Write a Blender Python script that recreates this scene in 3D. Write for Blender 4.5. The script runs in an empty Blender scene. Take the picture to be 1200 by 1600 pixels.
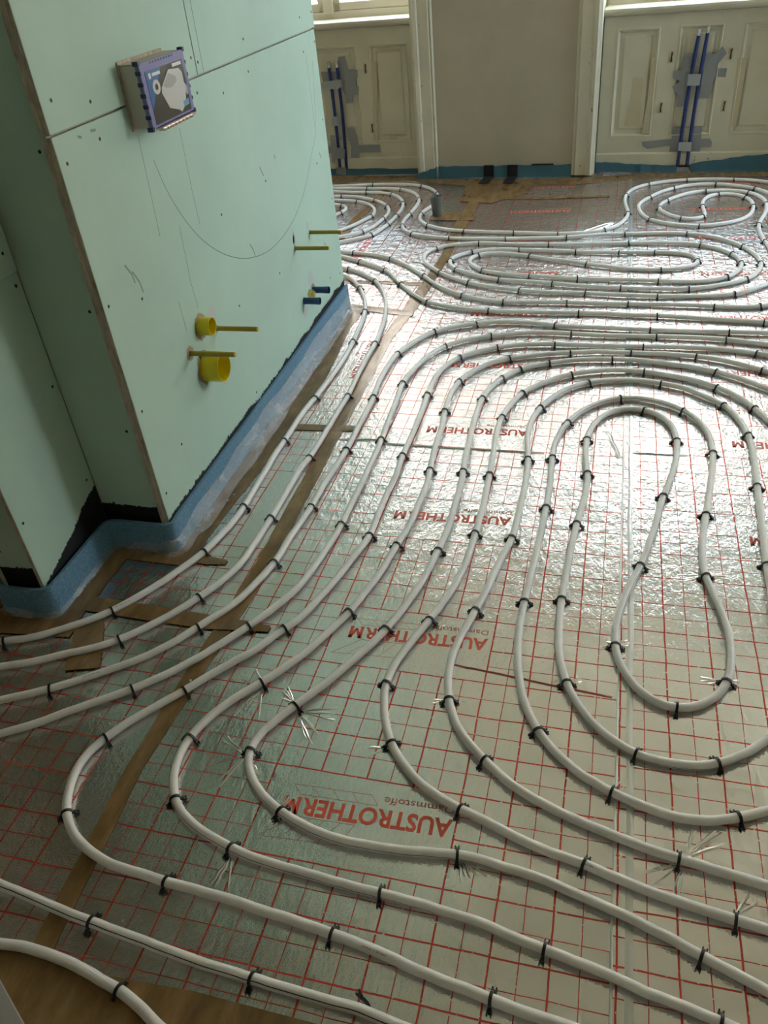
import bpy, bmesh, math, random
from mathutils import Vector, Matrix
random.seed(7)
S = bpy.context.scene
COL = S.collection
PI = math.pi

SKY_STRENGTH = 6.4
EXPOSURE = 1.42
FACADE_TOP = 7.5
# ------------------------------------------------------------------ camera
cam_d = bpy.data.cameras.new('camera'); cam = bpy.data.objects.new('camera', cam_d); COL.objects.link(cam)
PITCH, ROLL, YAW = 0.631295, 0.108154, 0.305389
CAM = Vector((-0.106012, -0.969488, 1.426983))
fwd = Vector((0, math.cos(PITCH), -math.sin(PITCH))); right = Vector((1, 0, 0)); down = fwd.cross(right)
r2 = right*math.cos(ROLL) + down*math.sin(ROLL); d2 = -right*math.sin(ROLL) + down*math.cos(ROLL)
Z = Matrix.Rotation(YAW, 3, 'Z'); r2 = Z @ r2; d2 = Z @ d2; f2 = Z @ fwd
m = Matrix((( r2.x, -d2.x, -f2.x), (r2.y, -d2.y, -f2.y), (r2.z, -d2.z, -f2.z))).to_4x4(); m.translation = CAM
cam.matrix_world = m
cam_d.sensor_fit = 'VERTICAL'; cam_d.sensor_height = 36; cam_d.lens = 1251.26/1600*36
cam_d.clip_start = 0.05
S.camera = cam

# ------------------------------------------------------------------ daylight and exposure
w = bpy.data.worlds.new('sky'); S.world = w; w.use_nodes = True
nt = w.node_tree; bg = nt.nodes['Background']; bg.inputs[0].default_value = (0.66, 0.83, 1.0, 1); bg.inputs[1].default_value = SKY_STRENGTH
S.view_settings.view_transform = 'Standard'; S.view_settings.look = 'None'; S.view_settings.gamma = 1
S.view_settings.exposure = EXPOSURE; S.view_settings.use_curve_mapping = False
def portal(loc, size_x, size_z, rot):
    l = bpy.data.lights.new('window_daylight', 'AREA'); l.shape = 'RECTANGLE'; l.size = size_x; l.size_y = size_z
    l.cycles.is_portal = True
    o = bpy.data.objects.new('window_daylight', l); COL.objects.link(o); o.location = loc; o.rotation_euler = rot; return o

# ------------------------------------------------------------------ measured data (metres; pipes in millimetres)
SCREWS = [(0.679, 1.188), (0.822, 1.16), (0.819, 1.082), (0.669, 1.064), (1.362, 1.086), (1.537, 1.056), (1.367, 1.173), (1.405, 1.157), (2.315, 1.175), (1.757, 1.172), (1.747, 0.746), (1.36, 0.748), (1.754, 1.081), (2.309, 1.064), (0.811, 0.698), (0.662, 0.739), (1.735, 0.424), (2.298, 0.67), (2.437, 0.493), (2.451, 1.08), (2.455, 1.179), (2.437, 0.805), (1.356, 0.454), (1.354, 0.135), (0.808, 0.257), (0.668, 0.445), (0.666, 0.181), (2.281, 0.201), (2.418, 0.171)]
SCREWS_B = [(0.631, 0.801), (0.628, 0.531), (0.352, 0.291), (0.626, 0.238)]
SCREWS_R = [(0.611, 0.887)]
SCREWS_C = [(-1.307, 1.094), (-1.31, 0.729), (-1.314, 0.39), (-1.433, 0.142)]
DUCT = [
 ([(0.251, 0.255), (0.298, 0.254), (0.292, 0.036), (0.236, 0.04)], 0, 0, 'grey duct tape piece, left upright of the lower bundle, right window'),
 ([(0.37, 0.257), (0.418, 0.255), (0.429, 0.028), (0.364, 0.029)], 0, 0, 'grey duct tape piece, right upright of the lower bundle, right window'),
 ([(0.069, 0.176), (0.249, 0.19), (0.297, 0.189), (0.302, 0.15), (0.216, 0.146), (0.107, 0.133), (0.076, 0.15)], 0, 0, 'long grey duct tape arm pointing left under the right window'),
 ([(0.355, 0.187), (0.473, 0.185), (0.487, 0.163), (0.486, 0.137), (0.361, 0.139)], 0, 0, 'short grey duct tape arm pointing right, lower bundle, right window'),
 ([(0.294, 0.173), (0.368, 0.172), (0.37, 0.118), (0.293, 0.124)], 1, 1, 'light grey duct tape band across both pipes, lower, right window'),
 ([(0.298, 0.027), (0.371, 0.026), (0.373, -0.036), (0.297, -0.035)], 0, 1, 'grey duct tape band at the foot of the pipes, right window'),
 ([(0.261, 0.655), (0.324, 0.654), (0.329, 0.547), (0.297, 0.371), (0.256, 0.37), (0.254, 0.567)], 0, 0, 'grey duct tape piece, left upright of the upper bundle, right window'),
 ([(0.213, 0.569), (0.295, 0.567), (0.298, 0.51), (0.247, 0.516), (0.214, 0.526)], 0, 0, 'grey duct tape arm pointing left, upper bundle, right window'),
 ([(0.215, 0.483), (0.248, 0.506), (0.295, 0.497), (0.298, 0.437), (0.242, 0.443)], 0, 0, 'crumpled grey duct tape below the left arm, upper bundle, right window'),
 ([(0.297, 0.55), (0.371, 0.547), (0.37, 0.487), (0.3, 0.487)], 1, 1, 'light grey duct tape band across both pipes, upper, right window'),
 ([(0.373, 0.649), (0.459, 0.645), (0.455, 0.567), (0.433, 0.413), (0.38, 0.418), (0.379, 0.553)], 0, 0, 'grey duct tape piece, right upright of the upper bundle, right window'),
 ([(0.468, 0.683), (0.497, 0.646), (0.439, 0.568), (0.394, 0.498), (0.376, 0.537), (0.442, 0.654)], 0, 0, 'slanted grey duct tape piece pointing up right, right window'),
 ([(0.437, 0.572), (0.512, 0.568), (0.51, 0.521), (0.466, 0.524), (0.453, 0.508)], 0, 0, 'grey duct tape arm pointing right, upper bundle, right window'),
 ([(-1.92, 0.74), (-1.87, 0.743), (-1.853, 0.659), (-1.876, 0.621), (-1.915, 0.622)], 0, 0, 'grey duct tape piece pointing up, upper bundle, left window'),
 ([(-2.056, 0.659), (-1.895, 0.655), (-1.905, 0.608), (-2.046, 0.597)], 0, 0, 'grey duct tape arm pointing left, upper bundle, left window'),
 ([(-1.903, 0.645), (-1.857, 0.662), (-1.792, 0.659), (-1.793, 0.613), (-1.81, 0.609), (-1.812, 0.563), (-1.791, 0.559), (-1.797, 0.511), (-1.898, 0.511), (-1.918, 0.561)], 0, 0, 'large grey duct tape patch right of the pipes, left window'),
 ([(-1.891, 0.552), (-1.832, 0.55), (-1.846, 0.464), (-1.893, 0.462)], 0, 0, 'grey duct tape end hanging below the large patch, left window'),
 ([(-2.051, 0.597), (-1.917, 0.612), (-1.895, 0.579), (-1.931, 0.553), (-2.051, 0.558)], 1, 1, 'light grey duct tape band across both pipes, upper, left window'),
 ([(-2.002, 0.385), (-1.936, 0.383), (-1.94, 0.325), (-2.012, 0.327)], 1, 1, 'light grey duct tape band across both pipes, middle, left window'),
 ([(-1.905, 0.305), (-1.865, 0.309), (-1.834, 0.241), (-1.832, 0.136), (-1.84, 0.084), (-1.864, 0.044), (-1.908, 0.045), (-1.892, 0.18)], 0, 0, 'curled grey duct tape upright beside the pipes, left window'),
 ([(-1.851, 0.194), (-1.676, 0.194), (-1.674, 0.145), (-1.857, 0.144)], 0, 0, 'grey duct tape arm pointing right near the floor, left window'),
 ([(-2.065, 0.19), (-2.0, 0.199), (-2.005, 0.148), (-2.065, 0.144)], 0, 0, 'grey duct tape arm pointing left near the floor, left window'),
 ([(-2.03, 0.266), (-2.003, 0.267), (-1.992, 0.186), (-1.931, 0.172), (-1.942, 0.111), (-2.004, 0.112), (-2.021, 0.078), (-2.042, 0.087)], 0, 1, 'grey duct tape band across both pipes, lower, left window'),
 ([(-2.012, 0.053), (-1.935, 0.052), (-1.949, -0.028), (-2.023, -0.031)], 0, 1, 'grey duct tape band at the foot of the pipes, left window'),
]
WPATCH_R = [([(0.078, 0.643), (0.119, 0.641), (0.129, 0.469), (0.113, 0.217), (0.064, 0.223), (0.082, 0.471)], 0.0003), ([(-0.018, 0.54), (0.042, 0.537), (0.043, 0.437), (0.046, 0.265), (-0.047, 0.267), (-0.023, 0.439)], -0.0058), ([(0.56, 0.62), (0.608, 0.618), (0.615, 0.468), (0.61, 0.25), (0.576, 0.242)], 0.0003)]
WPATCH_L = [([(-1.69, 0.703), (-1.654, 0.703), (-1.663, 0.543), (-1.702, 0.218), (-1.725, 0.218), (-1.696, 0.537)], 0.0003), ([(-1.606, 0.247), (-1.546, 0.245), (-1.553, 0.206), (-1.617, 0.208)], -0.0055), ([(-1.656, 0.775), (-1.56, 0.767), (-1.481, 0.77), (-1.487, 0.756), (-1.631, 0.758)], -0.0055)]
WHINGE_R = [(0.191, 0.641), (0.518, 0.642), (0.16, 0.369), (0.522, 0.366)]
WHINGE_L = [(-1.737, 0.664), (-1.725, 0.3)]
CRUMBS = [(-1.128, 0.011, 'between the pillar foot pipes, near the second clip row'), (-1.126, 0.357, 'on the cross tape below the blue corner'), (-0.995, 0.164, 'beside the long tape, by the first near bend pipe'), (-0.869, -0.398, 'beside the black striped front pipe'), (-0.91, -0.519, 'on the wide bottom tape'), (-0.564, 0.179, 'right of the crumpled foil between near bends'), (-1.195, 0.92, 'on the tape along the long green wall'), (-1.203, 0.887, 'near the sixth clip, at the tape edge')]
CREASES = [(-0.711, 0.12, [-0.9, -0.5, -0.1, 0.3], 0.1, 'm'), (-0.719, 0.141, [2.2, 2.6], 0.06, 'm'), (-0.813, 0.174, [-2.2, -1.8, -2.6], 0.09, 'm'), (-0.818, 0.187, [1.2, 2.0], 0.05, 'm'), (-0.78, -0.013, [-1.6, -2.2, -1.2, 2.6], 0.1, 'm'), (-0.721, -0.236, [-1.9, -1.4], 0.08, 'm'), (0.118, -0.08, [0.5, 0.8, 1.1], 0.1, 'r'), (0.113, -0.094, [-1.8, -2.3, -2.8], 0.08, 'r'), (0.197, -0.173, [0.6, 1.0], 0.06, 'r'), (0.217, 0.362, [0.0, 0.4, -2.9, 2.9], 0.04, 'r'), (-0.008, 0.442, [0, 3.14, 0.4, 2.8], 0.035, 'r'), (0.204, 0.724, [0.1, 3.0, 3.3, -0.2], 0.06, 'r'), (0.051, 0.744, [0, 3.1, -0.3], 0.05, 'r'), (-0.374, 0.207, [-0.2, 2.9, 3.3], 0.04, 'm'), (-0.481, 0.061, [-0.4, -0.9, 3.4], 0.05, 'm'), (-0.338, 0.51, [-0.3, 2.9], 0.04, 'm'), (-0.289, -0.152, [-0.8, -1.2, -0.4], 0.07, 'm'), (-0.118, 0.305, [0, 0.5, 2.9], 0.035, 'm'), (-0.665, -0.13, [-1.2, 1.0], 0.05, 'm'), (-0.301, 0.812, [3.3, 2.9, -0.2], 0.04, 'm'), (-0.407, 0.816, [-0.3, 3.3], 0.04, 'm'), (-0.012, 0.032, [0.9, 1.3], 0.06, 'm')]
PTEXT = [('white heating pipe whose bend at far left turns back to the bottom edge', -0.4214, -0.3559, -0.169, '613 Meter  <  007 Meter'), ('white heating pipe forming the outermost long bend, from the right edge to the left edge', -1.2599, 0.1201, 0.616, 'PE-RT 16x2 DIN 4726'), ('white heating pipe nearest the green box, sweeping to the left edge', -1.3074, 0.3609, 0.865, 'PE-RT 16x2 DIN 4726'), ('white heating pipe with the fourth bend from the left, crossing below the second red lettering', -0.0599, -0.1338, -0.253, '16x2 DIN')]
PIPES = [
 dict(label='nearest white heating pipe curving across the bottom left corner onto brown tape', short='near corner pipe', end='left end', stripe=None,
  pts=[-1369,-475,-1349,-476,-1329,-477,-1309,-477,-1289,-478,-1269,-479,-1249,-480,-1229,-480,-1209,-481,-1189,-482,-1169,-482,-1149,-483,-1129,-484,-1109,-484,-1089,-484,-1069,-484,-1049,-482,-1029,-480,-1009,-480,-989,-481,-969,-482,-949,-484,-929,-486,-910,-489,-890,-493,-870,-497,-851,-502,-831,-506,-812,-510,-793,-516,-774,-523,-756,-530,-737,-539,-719,-547,-700,-554,-682,-561,-663,-568,-644,-574,-625,-581,-606,-588,-587,-594,-568,-601,-550,-607,-531,-614,-512,-620,-493,-627],
  clips=[(-812,-510,-248)]),
 dict(label='white heating pipe with a bold black stripe running past the bottom left', short='black striped front pipe', end='left end', stripe=35,
  pts=[-1436,-341,-1416,-344,-1397,-347,-1377,-350,-1357,-353,-1337,-356,-1318,-359,-1298,-362,-1278,-365,-1258,-368,-1238,-371,-1219,-374,-1199,-376,-1179,-379,-1159,-382,-1139,-385,-1120,-388,-1100,-390,-1080,-393,-1060,-396,-1040,-399,-1021,-402,-1001,-405,-981,-408,-961,-411,-941,-413,-922,-415,-902,-417,-882,-420,-862,-422,-842,-424,-822,-426,-802,-428,-782,-431,-763,-433,-743,-435,-723,-437,-703,-439,-683,-441,-663,-442,-643,-443,-623,-444,-603,-446,-583,-446,-563,-448,-543,-449,-523,-450,-503,-451,-483,-452,-463,-453,-443,-454,-423,-454,-403,-455,-384,-458,-364,-461,-344,-464,-324,-467,-304,-469,-284,-470,-264,-472,-245,-474,-225,-476,-205,-477,-185,-479,-165,-480,-145,-482,-125,-483,-105,-485],
  clips=[(-922,-415,-113),(-593,-446,-53)]),
 dict(label='white heating pipe nearest the green box, sweeping to the left edge', short='pipe nearest the green box', end='far end', stripe=None,
  pts=[-1428,2869,-1416,2854,-1401,2840,-1386,2827,-1371,2814,-1356,2801,-1342,2788,-1328,2773,-1316,2757,-1304,2741,-1293,2725,-1282,2708,-1271,2691,-1261,2674,-1251,2657,-1241,2639,-1232,2621,-1224,2603,-1216,2585,-1208,2567,-1200,2548,-1193,2529,-1186,2511,-1179,2492,-1173,2473,-1167,2454,-1161,2435,-1156,2415,-1152,2396,-1148,2376,-1144,2357,-1140,2337,-1137,2317,-1134,2298,-1131,2278,-1129,2258,-1127,2238,-1126,2218,-1124,2198,-1123,2178,-1121,2158,-1120,2138,-1118,2118,-1117,2098,-1115,2078,-1114,2059,-1112,2039,-1111,2019,-1110,1999,-1110,1979,-1109,1959,-1108,1939,-1108,1919,-1107,1899,-1107,1879,-1107,1859,-1107,1839,-1107,1819,-1108,1799,-1108,1779,-1109,1759,-1110,1739,-1111,1719,-1112,1699,-1113,1679,-1115,1659,-1116,1639,-1118,1619,-1120,1599,-1121,1579,-1123,1559,-1125,1539,-1128,1520,-1130,1500,-1132,1480,-1134,1460,-1135,1440,-1135,1420,-1136,1400,-1136,1380,-1136,1360,-1135,1340,-1135,1320,-1135,1300,-1135,1280,-1135,1260,-1136,1240,-1136,1220,-1137,1200,-1138,1180,-1138,1160,-1138,1140,-1138,1120,-1137,1100,-1136,1080,-1136,1060,-1136,1040,-1135,1020,-1135,1000,-1135,980,-1134,960,-1134,940,-1133,920,-1133,900,-1132,880,-1132,860,-1132,840,-1132,820,-1133,800,-1134,780,-1136,760,-1139,740,-1143,721,-1146,701,-1150,682,-1154,662,-1159,642,-1164,623,-1171,605,-1179,586,-1187,568,-1196,550,-1205,532,-1214,514,-1222,496,-1232,478,-1242,461,-1252,444,-1262,427,-1273,410,-1284,393,-1295,377,-1307,361,-1320,346,-1334,331,-1348,317,-1363,304,-1379,291,-1395,279,-1411,267,-1428,256,-1444,245,-1461,235,-1479,226,-1497,218,-1516,212,-1535,206,-1554,199,-1573,192,-1592,184,-1610,176,-1628,169,-1647,161,-1665,152,-1683,144,-1702,136,-1720,128,-1738,120,-1756,112,-1774,104,-1793,95,-1811,87,-1829,79],
  clips=[(-1246,2648,-1077),(-1146,2367,-1373),(-1113,2049,-1509),(-1124,1549,-1674),(-1136,1240,-1596),(-1132,850,-1570),(-1164,623,-1891),(-1314,353,-2277),(-1545,202,-2812)]),
 dict(label='white heating pipe second from the green box, sweeping to the left edge', short='second pipe from the green box', end='far end', stripe=None,
  pts=[-1529,2977,-1511,2968,-1494,2958,-1476,2949,-1458,2941,-1440,2933,-1421,2925,-1403,2918,-1384,2911,-1366,2902,-1349,2893,-1333,2882,-1317,2870,-1302,2857,-1286,2844,-1272,2830,-1258,2816,-1243,2802,-1230,2788,-1216,2773,-1204,2757,-1192,2741,-1181,2725,-1170,2708,-1160,2691,-1151,2673,-1142,2655,-1133,2637,-1125,2619,-1117,2601,-1110,2582,-1102,2563,-1096,2545,-1089,2526,-1083,2507,-1077,2488,-1072,2468,-1066,2449,-1062,2430,-1057,2410,-1053,2391,-1049,2371,-1045,2351,-1041,2332,-1038,2312,-1035,2292,-1032,2272,-1030,2253,-1027,2233,-1025,2213,-1023,2193,-1021,2173,-1019,2153,-1017,2133,-1015,2113,-1014,2094,-1012,2074,-1012,2054,-1012,2034,-1012,2014,-1012,1994,-1013,1974,-1013,1954,-1013,1934,-1013,1914,-1013,1894,-1013,1874,-1012,1854,-1012,1834,-1011,1814,-1011,1794,-1010,1774,-1009,1754,-1008,1734,-1007,1714,-1006,1694,-1005,1674,-1004,1654,-1003,1634,-1002,1614,-1001,1594,-1001,1574,-1001,1554,-1002,1534,-1003,1514,-1004,1494,-1004,1474,-1005,1454,-1005,1434,-1006,1414,-1006,1394,-1006,1374,-1006,1354,-1007,1334,-1007,1314,-1007,1294,-1008,1274,-1008,1254,-1008,1234,-1009,1214,-1009,1194,-1010,1174,-1011,1154,-1013,1134,-1016,1114,-1019,1095,-1021,1075,-1022,1055,-1022,1035,-1022,1015,-1022,995,-1022,975,-1023,955,-1023,935,-1023,915,-1023,895,-1024,875,-1024,855,-1024,835,-1024,815,-1025,795,-1026,775,-1027,755,-1027,735,-1028,715,-1028,695,-1029,675,-1030,655,-1031,635,-1032,615,-1035,595,-1038,576,-1044,556,-1050,537,-1057,518,-1064,500,-1073,482,-1082,464,-1092,447,-1102,430,-1112,412,-1123,395,-1134,379,-1145,362,-1158,346,-1170,331,-1183,316,-1196,300,-1209,286,-1223,271,-1238,258,-1253,244,-1269,232,-1285,221,-1303,211,-1320,202,-1338,194,-1356,185,-1374,175,-1391,165,-1409,156,-1427,147,-1445,140,-1464,133,-1483,126,-1502,119,-1520,112,-1539,104,-1557,96,-1575,87,-1594,79,-1612,71,-1630,63,-1648,54,-1666,46,-1684,38,-1703,29,-1721,21,-1739,13,-1757,4,-1766,0],
  clips=[(-1375,2907,-444),(-1192,2741,-949),(-1012,2034,-1572),(-1001,1574,-1569),(-1012,1144,-1677),(-1025,805,-1604),(-1097,438,-2092),(-1238,258,-2407)]),
 dict(label='white heating pipe forming the outermost long bend, from the right edge to the left edge', short='outermost long bend pipe', end='right end', stripe=None,
  pts=[1434,2173,1394,2175,1354,2176,1314,2178,1274,2180,1234,2181,1194,2183,1154,2184,1114,2186,1074,2187,1034,2189,994,2190,954,2192,914,2193,874,2195,834,2196,794,2198,754,2200,714,2201,674,2203,634,2204,614,2205,594,2206,574,2206,554,2207,534,2208,514,2209,494,2210,474,2210,454,2211,434,2212,414,2212,394,2213,374,2213,354,2214,334,2214,314,2214,294,2214,274,2214,254,2215,234,2215,214,2215,194,2216,174,2216,154,2217,134,2217,114,2218,94,2219,74,2220,54,2221,34,2222,14,2223,-6,2224,-25,2226,-45,2227,-65,2229,-85,2230,-105,2232,-125,2234,-145,2235,-165,2237,-185,2238,-205,2240,-225,2241,-245,2243,-264,2245,-284,2249,-303,2254,-322,2260,-341,2264,-361,2268,-381,2271,-400,2273,-420,2274,-440,2276,-460,2277,-480,2277,-500,2277,-520,2276,-540,2273,-559,2268,-578,2263,-597,2257,-616,2250,-635,2244,-654,2237,-672,2230,-691,2222,-709,2214,-727,2204,-744,2194,-760,2183,-776,2170,-789,2156,-802,2141,-813,2125,-824,2108,-834,2090,-843,2073,-852,2055,-860,2037,-868,2018,-876,2000,-882,1981,-888,1962,-893,1943,-897,1923,-901,1903,-903,1884,-905,1864,-907,1844,-908,1824,-910,1804,-910,1784,-911,1764,-911,1744,-911,1724,-911,1704,-910,1684,-909,1664,-907,1644,-906,1624,-904,1604,-902,1584,-900,1564,-899,1544,-899,1524,-899,1504,-899,1484,-899,1464,-900,1444,-900,1424,-900,1404,-900,1384,-900,1364,-900,1344,-900,1324,-900,1304,-900,1284,-900,1264,-900,1244,-901,1224,-901,1204,-902,1184,-903,1165,-904,1145,-906,1125,-907,1105,-909,1085,-910,1065,-912,1045,-913,1025,-915,1005,-916,985,-916,965,-916,945,-917,925,-917,905,-918,885,-919,865,-921,845,-923,825,-925,805,-927,785,-929,766,-932,746,-934,726,-935,706,-936,686,-936,666,-937,646,-939,626,-941,606,-945,586,-949,567,-953,547,-958,528,-963,509,-968,489,-974,470,-980,451,-988,433,-996,415,-1006,397,-1017,380,-1028,364,-1039,347,-1050,330,-1061,314,-1072,297,-1083,280,-1095,264,-1108,249,-1121,234,-1135,219,-1149,206,-1164,192,-1180,180,-1196,168,-1212,156,-1228,144,-1244,132,-1260,120,-1276,109,-1293,97,-1310,86,-1326,76,-1344,66,-1361,56,-1379,47,-1397,38,-1415,29,-1433,20,-1450,11,-1468,1,-1485,-9,-1503,-19,-1520,-28,-1538,-38,-1555,-48,-1572,-58,-1590,-68,-1607,-78,-1624,-88,-1642,-98,-1659,-108,-1676,-118,-1685,-122],
  clips=[(394,2213,3117),(94,2219,3099),(-284,2249,2915),(-616,2250,-2808),(-783,2164,-2352),(-893,1943,-1800),(-901,1574,-1498),(-901,1204,-1607),(-919,875,-1629),(-941,606,-1715),(-1050,330,-2154),(-1326,76,-2599)]),
 dict(label='white heating pipe forming the second long bend, from the right edge to the left edge', short='second long bend pipe', end='right end', stripe=70,
  pts=[1588,1835,1549,1845,1510,1854,1472,1864,1433,1874,1394,1884,1355,1894,1317,1904,1278,1914,1239,1924,1200,1933,1162,1943,1123,1953,1084,1963,1045,1973,1006,1983,968,1993,929,2002,890,2012,852,2022,813,2032,774,2042,735,2052,696,2062,658,2072,619,2081,600,2086,580,2091,561,2096,541,2101,522,2106,503,2111,483,2116,464,2121,445,2126,425,2131,406,2136,386,2140,366,2143,347,2145,327,2148,307,2149,287,2151,267,2152,247,2153,227,2154,207,2155,187,2156,167,2157,147,2157,127,2158,107,2158,87,2159,67,2159,47,2159,27,2159,7,2159,-13,2159,-33,2159,-53,2159,-73,2160,-93,2160,-113,2161,-133,2162,-153,2163,-173,2165,-193,2166,-213,2168,-233,2169,-253,2171,-272,2172,-292,2173,-312,2174,-332,2174,-352,2173,-372,2172,-392,2170,-412,2167,-432,2164,-451,2159,-470,2154,-490,2149,-509,2143,-528,2136,-546,2129,-565,2122,-583,2114,-602,2106,-619,2096,-636,2086,-652,2075,-668,2062,-683,2049,-697,2035,-710,2020,-722,2004,-733,1987,-743,1970,-752,1952,-760,1934,-768,1915,-774,1897,-781,1878,-786,1858,-791,1839,-795,1820,-799,1800,-803,1780,-807,1761,-810,1741,-812,1721,-814,1701,-815,1681,-815,1661,-814,1641,-813,1621,-811,1601,-810,1582,-808,1562,-807,1542,-806,1522,-806,1502,-805,1482,-804,1462,-804,1442,-803,1422,-802,1402,-801,1382,-801,1362,-800,1342,-799,1322,-798,1302,-798,1282,-797,1262,-797,1242,-796,1222,-796,1202,-796,1182,-796,1162,-796,1142,-796,1122,-796,1102,-796,1082,-796,1062,-796,1042,-795,1022,-795,1002,-796,982,-796,962,-797,942,-797,922,-798,902,-798,882,-799,862,-799,842,-799,822,-800,802,-801,782,-802,762,-804,742,-806,722,-809,702,-811,682,-814,663,-816,643,-819,623,-822,603,-825,583,-828,564,-832,544,-836,525,-842,505,-849,487,-857,468,-865,450,-874,432,-883,414,-893,397,-903,380,-914,363,-924,346,-935,329,-947,313,-958,296,-969,280,-981,264,-992,247,-1004,231,-1017,216,-1030,200,-1043,185,-1056,170,-1070,156,-1085,142,-1099,128,-1114,115,-1130,102,-1145,90,-1161,78,-1177,66,-1194,54,-1210,42,-1226,30,-1242,19,-1258,6,-1273,-6,-1289,-18,-1306,-30,-1322,-40,-1340,-50,-1357,-60,-1374,-71,-1391,-82,-1407,-93,-1424,-104,-1441,-115,-1457,-126,-1474,-138,-1490,-149,-1507,-160,-1523,-171,-1540,-183,-1556,-194,-1573,-205,-1589,-216,-1606,-228,-1614,-234],
  clips=[(376,2141,2980),(117,2158,3122),(-213,2168,3064),(-537,2133,-2789),(-710,2020,-2248),(-815,1691,-1617),(-798,1282,-1541),(-800,802,-1616),(-919,354,-2143),(-1122,109,-2449)]),
 dict(label='white heating pipe whose bend at far left turns back to the bottom edge', short='pipe with the leftmost near bend', end='right end', stripe=None,
  pts=[1277,1784,1239,1795,1200,1807,1162,1818,1124,1830,1086,1842,1047,1853,1009,1865,971,1876,932,1888,894,1899,856,1911,817,1922,779,1934,741,1945,702,1957,664,1968,626,1980,588,1992,568,1997,549,2003,530,2008,511,2014,492,2020,473,2026,454,2032,434,2038,415,2043,396,2047,376,2051,356,2054,336,2056,316,2058,297,2059,277,2060,257,2060,237,2061,217,2061,197,2062,177,2062,157,2062,137,2062,117,2062,97,2062,77,2062,57,2062,37,2062,17,2062,-3,2062,-23,2062,-43,2063,-63,2063,-83,2063,-103,2063,-123,2064,-143,2064,-163,2064,-183,2064,-203,2064,-223,2064,-243,2064,-263,2064,-283,2063,-303,2063,-323,2062,-343,2061,-363,2059,-383,2056,-403,2053,-422,2048,-441,2043,-460,2037,-479,2029,-497,2021,-515,2013,-533,2004,-550,1994,-567,1983,-583,1972,-599,1959,-614,1946,-628,1932,-640,1916,-652,1900,-661,1883,-670,1865,-677,1846,-684,1827,-689,1808,-692,1788,-696,1769,-698,1749,-700,1729,-701,1709,-702,1689,-702,1669,-702,1649,-702,1629,-702,1609,-702,1589,-701,1569,-701,1549,-700,1529,-700,1509,-699,1489,-699,1469,-699,1449,-698,1429,-698,1409,-698,1389,-698,1369,-698,1349,-698,1329,-698,1309,-699,1289,-699,1269,-700,1249,-701,1229,-701,1209,-701,1189,-701,1169,-700,1149,-699,1129,-698,1109,-697,1089,-697,1069,-698,1050,-699,1030,-700,1010,-701,990,-702,970,-702,950,-703,930,-703,910,-703,890,-703,870,-703,850,-702,830,-702,810,-702,790,-702,770,-704,750,-707,730,-711,710,-716,691,-720,672,-725,652,-729,632,-733,613,-738,593,-742,574,-748,555,-753,535,-759,516,-765,497,-771,478,-776,459,-782,440,-789,421,-797,403,-806,385,-817,368,-828,352,-839,335,-848,317,-858,300,-868,282,-880,266,-892,251,-906,236,-918,220,-931,205,-943,189,-956,173,-968,157,-980,141,-992,126,-1005,110,-1018,95,-1030,80,-1043,64,-1056,49,-1069,33,-1081,18,-1092,1,-1102,-16,-1112,-34,-1120,-52,-1127,-71,-1131,-90,-1132,-110,-1130,-130,-1126,-150,-1120,-169,-1113,-187,-1104,-205,-1093,-222,-1080,-237,-1066,-251,-1050,-263,-1033,-273,-1015,-282,-996,-290,-978,-296,-958,-302,-939,-306,-919,-308,-899,-310,-879,-311,-859,-313,-839,-315,-819,-317,-799,-318,-779,-319,-759,-320,-739,-322,-720,-323,-700,-324,-680,-326,-660,-328,-640,-331,-620,-333,-600,-335,-580,-336,-560,-338,-540,-341,-520,-343,-501,-345,-481,-348,-461,-350,-441,-353,-421,-356,-402,-359,-382,-363,-362,-367,-343,-372,-323,-376,-304,-379,-284,-383,-264,-386,-244,-388,-225,-391,-205,-395,-185,-398,-166,-401,-146,-404,-126,-406,-106,-408,-86,-410,-66,-412,-46,-415,-26,-417,-7,-420,13,-423,23,-424,63,-429,102,-434,142,-440,182,-445,221,-450],
  clips=[(473,2026,2841),(67,2062,3141),(-273,2064,-3116),(-497,2021,-2718),(-634,1924,-2256),(-702,1609,-1556),(-701,1189,-1567),(-703,760,-1664),(-823,360,-2154),(-992,126,-2246),(-1112,-34,-2029),(-1093,-222,-931),(-819,-317,-74),(-481,-348,-127),(-195,-396,-167)]),
 dict(label='white heating pipe with the second bend from the left, running to the lower right corner', short='pipe with the second near bend', end='right end', stripe=70,
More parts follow.
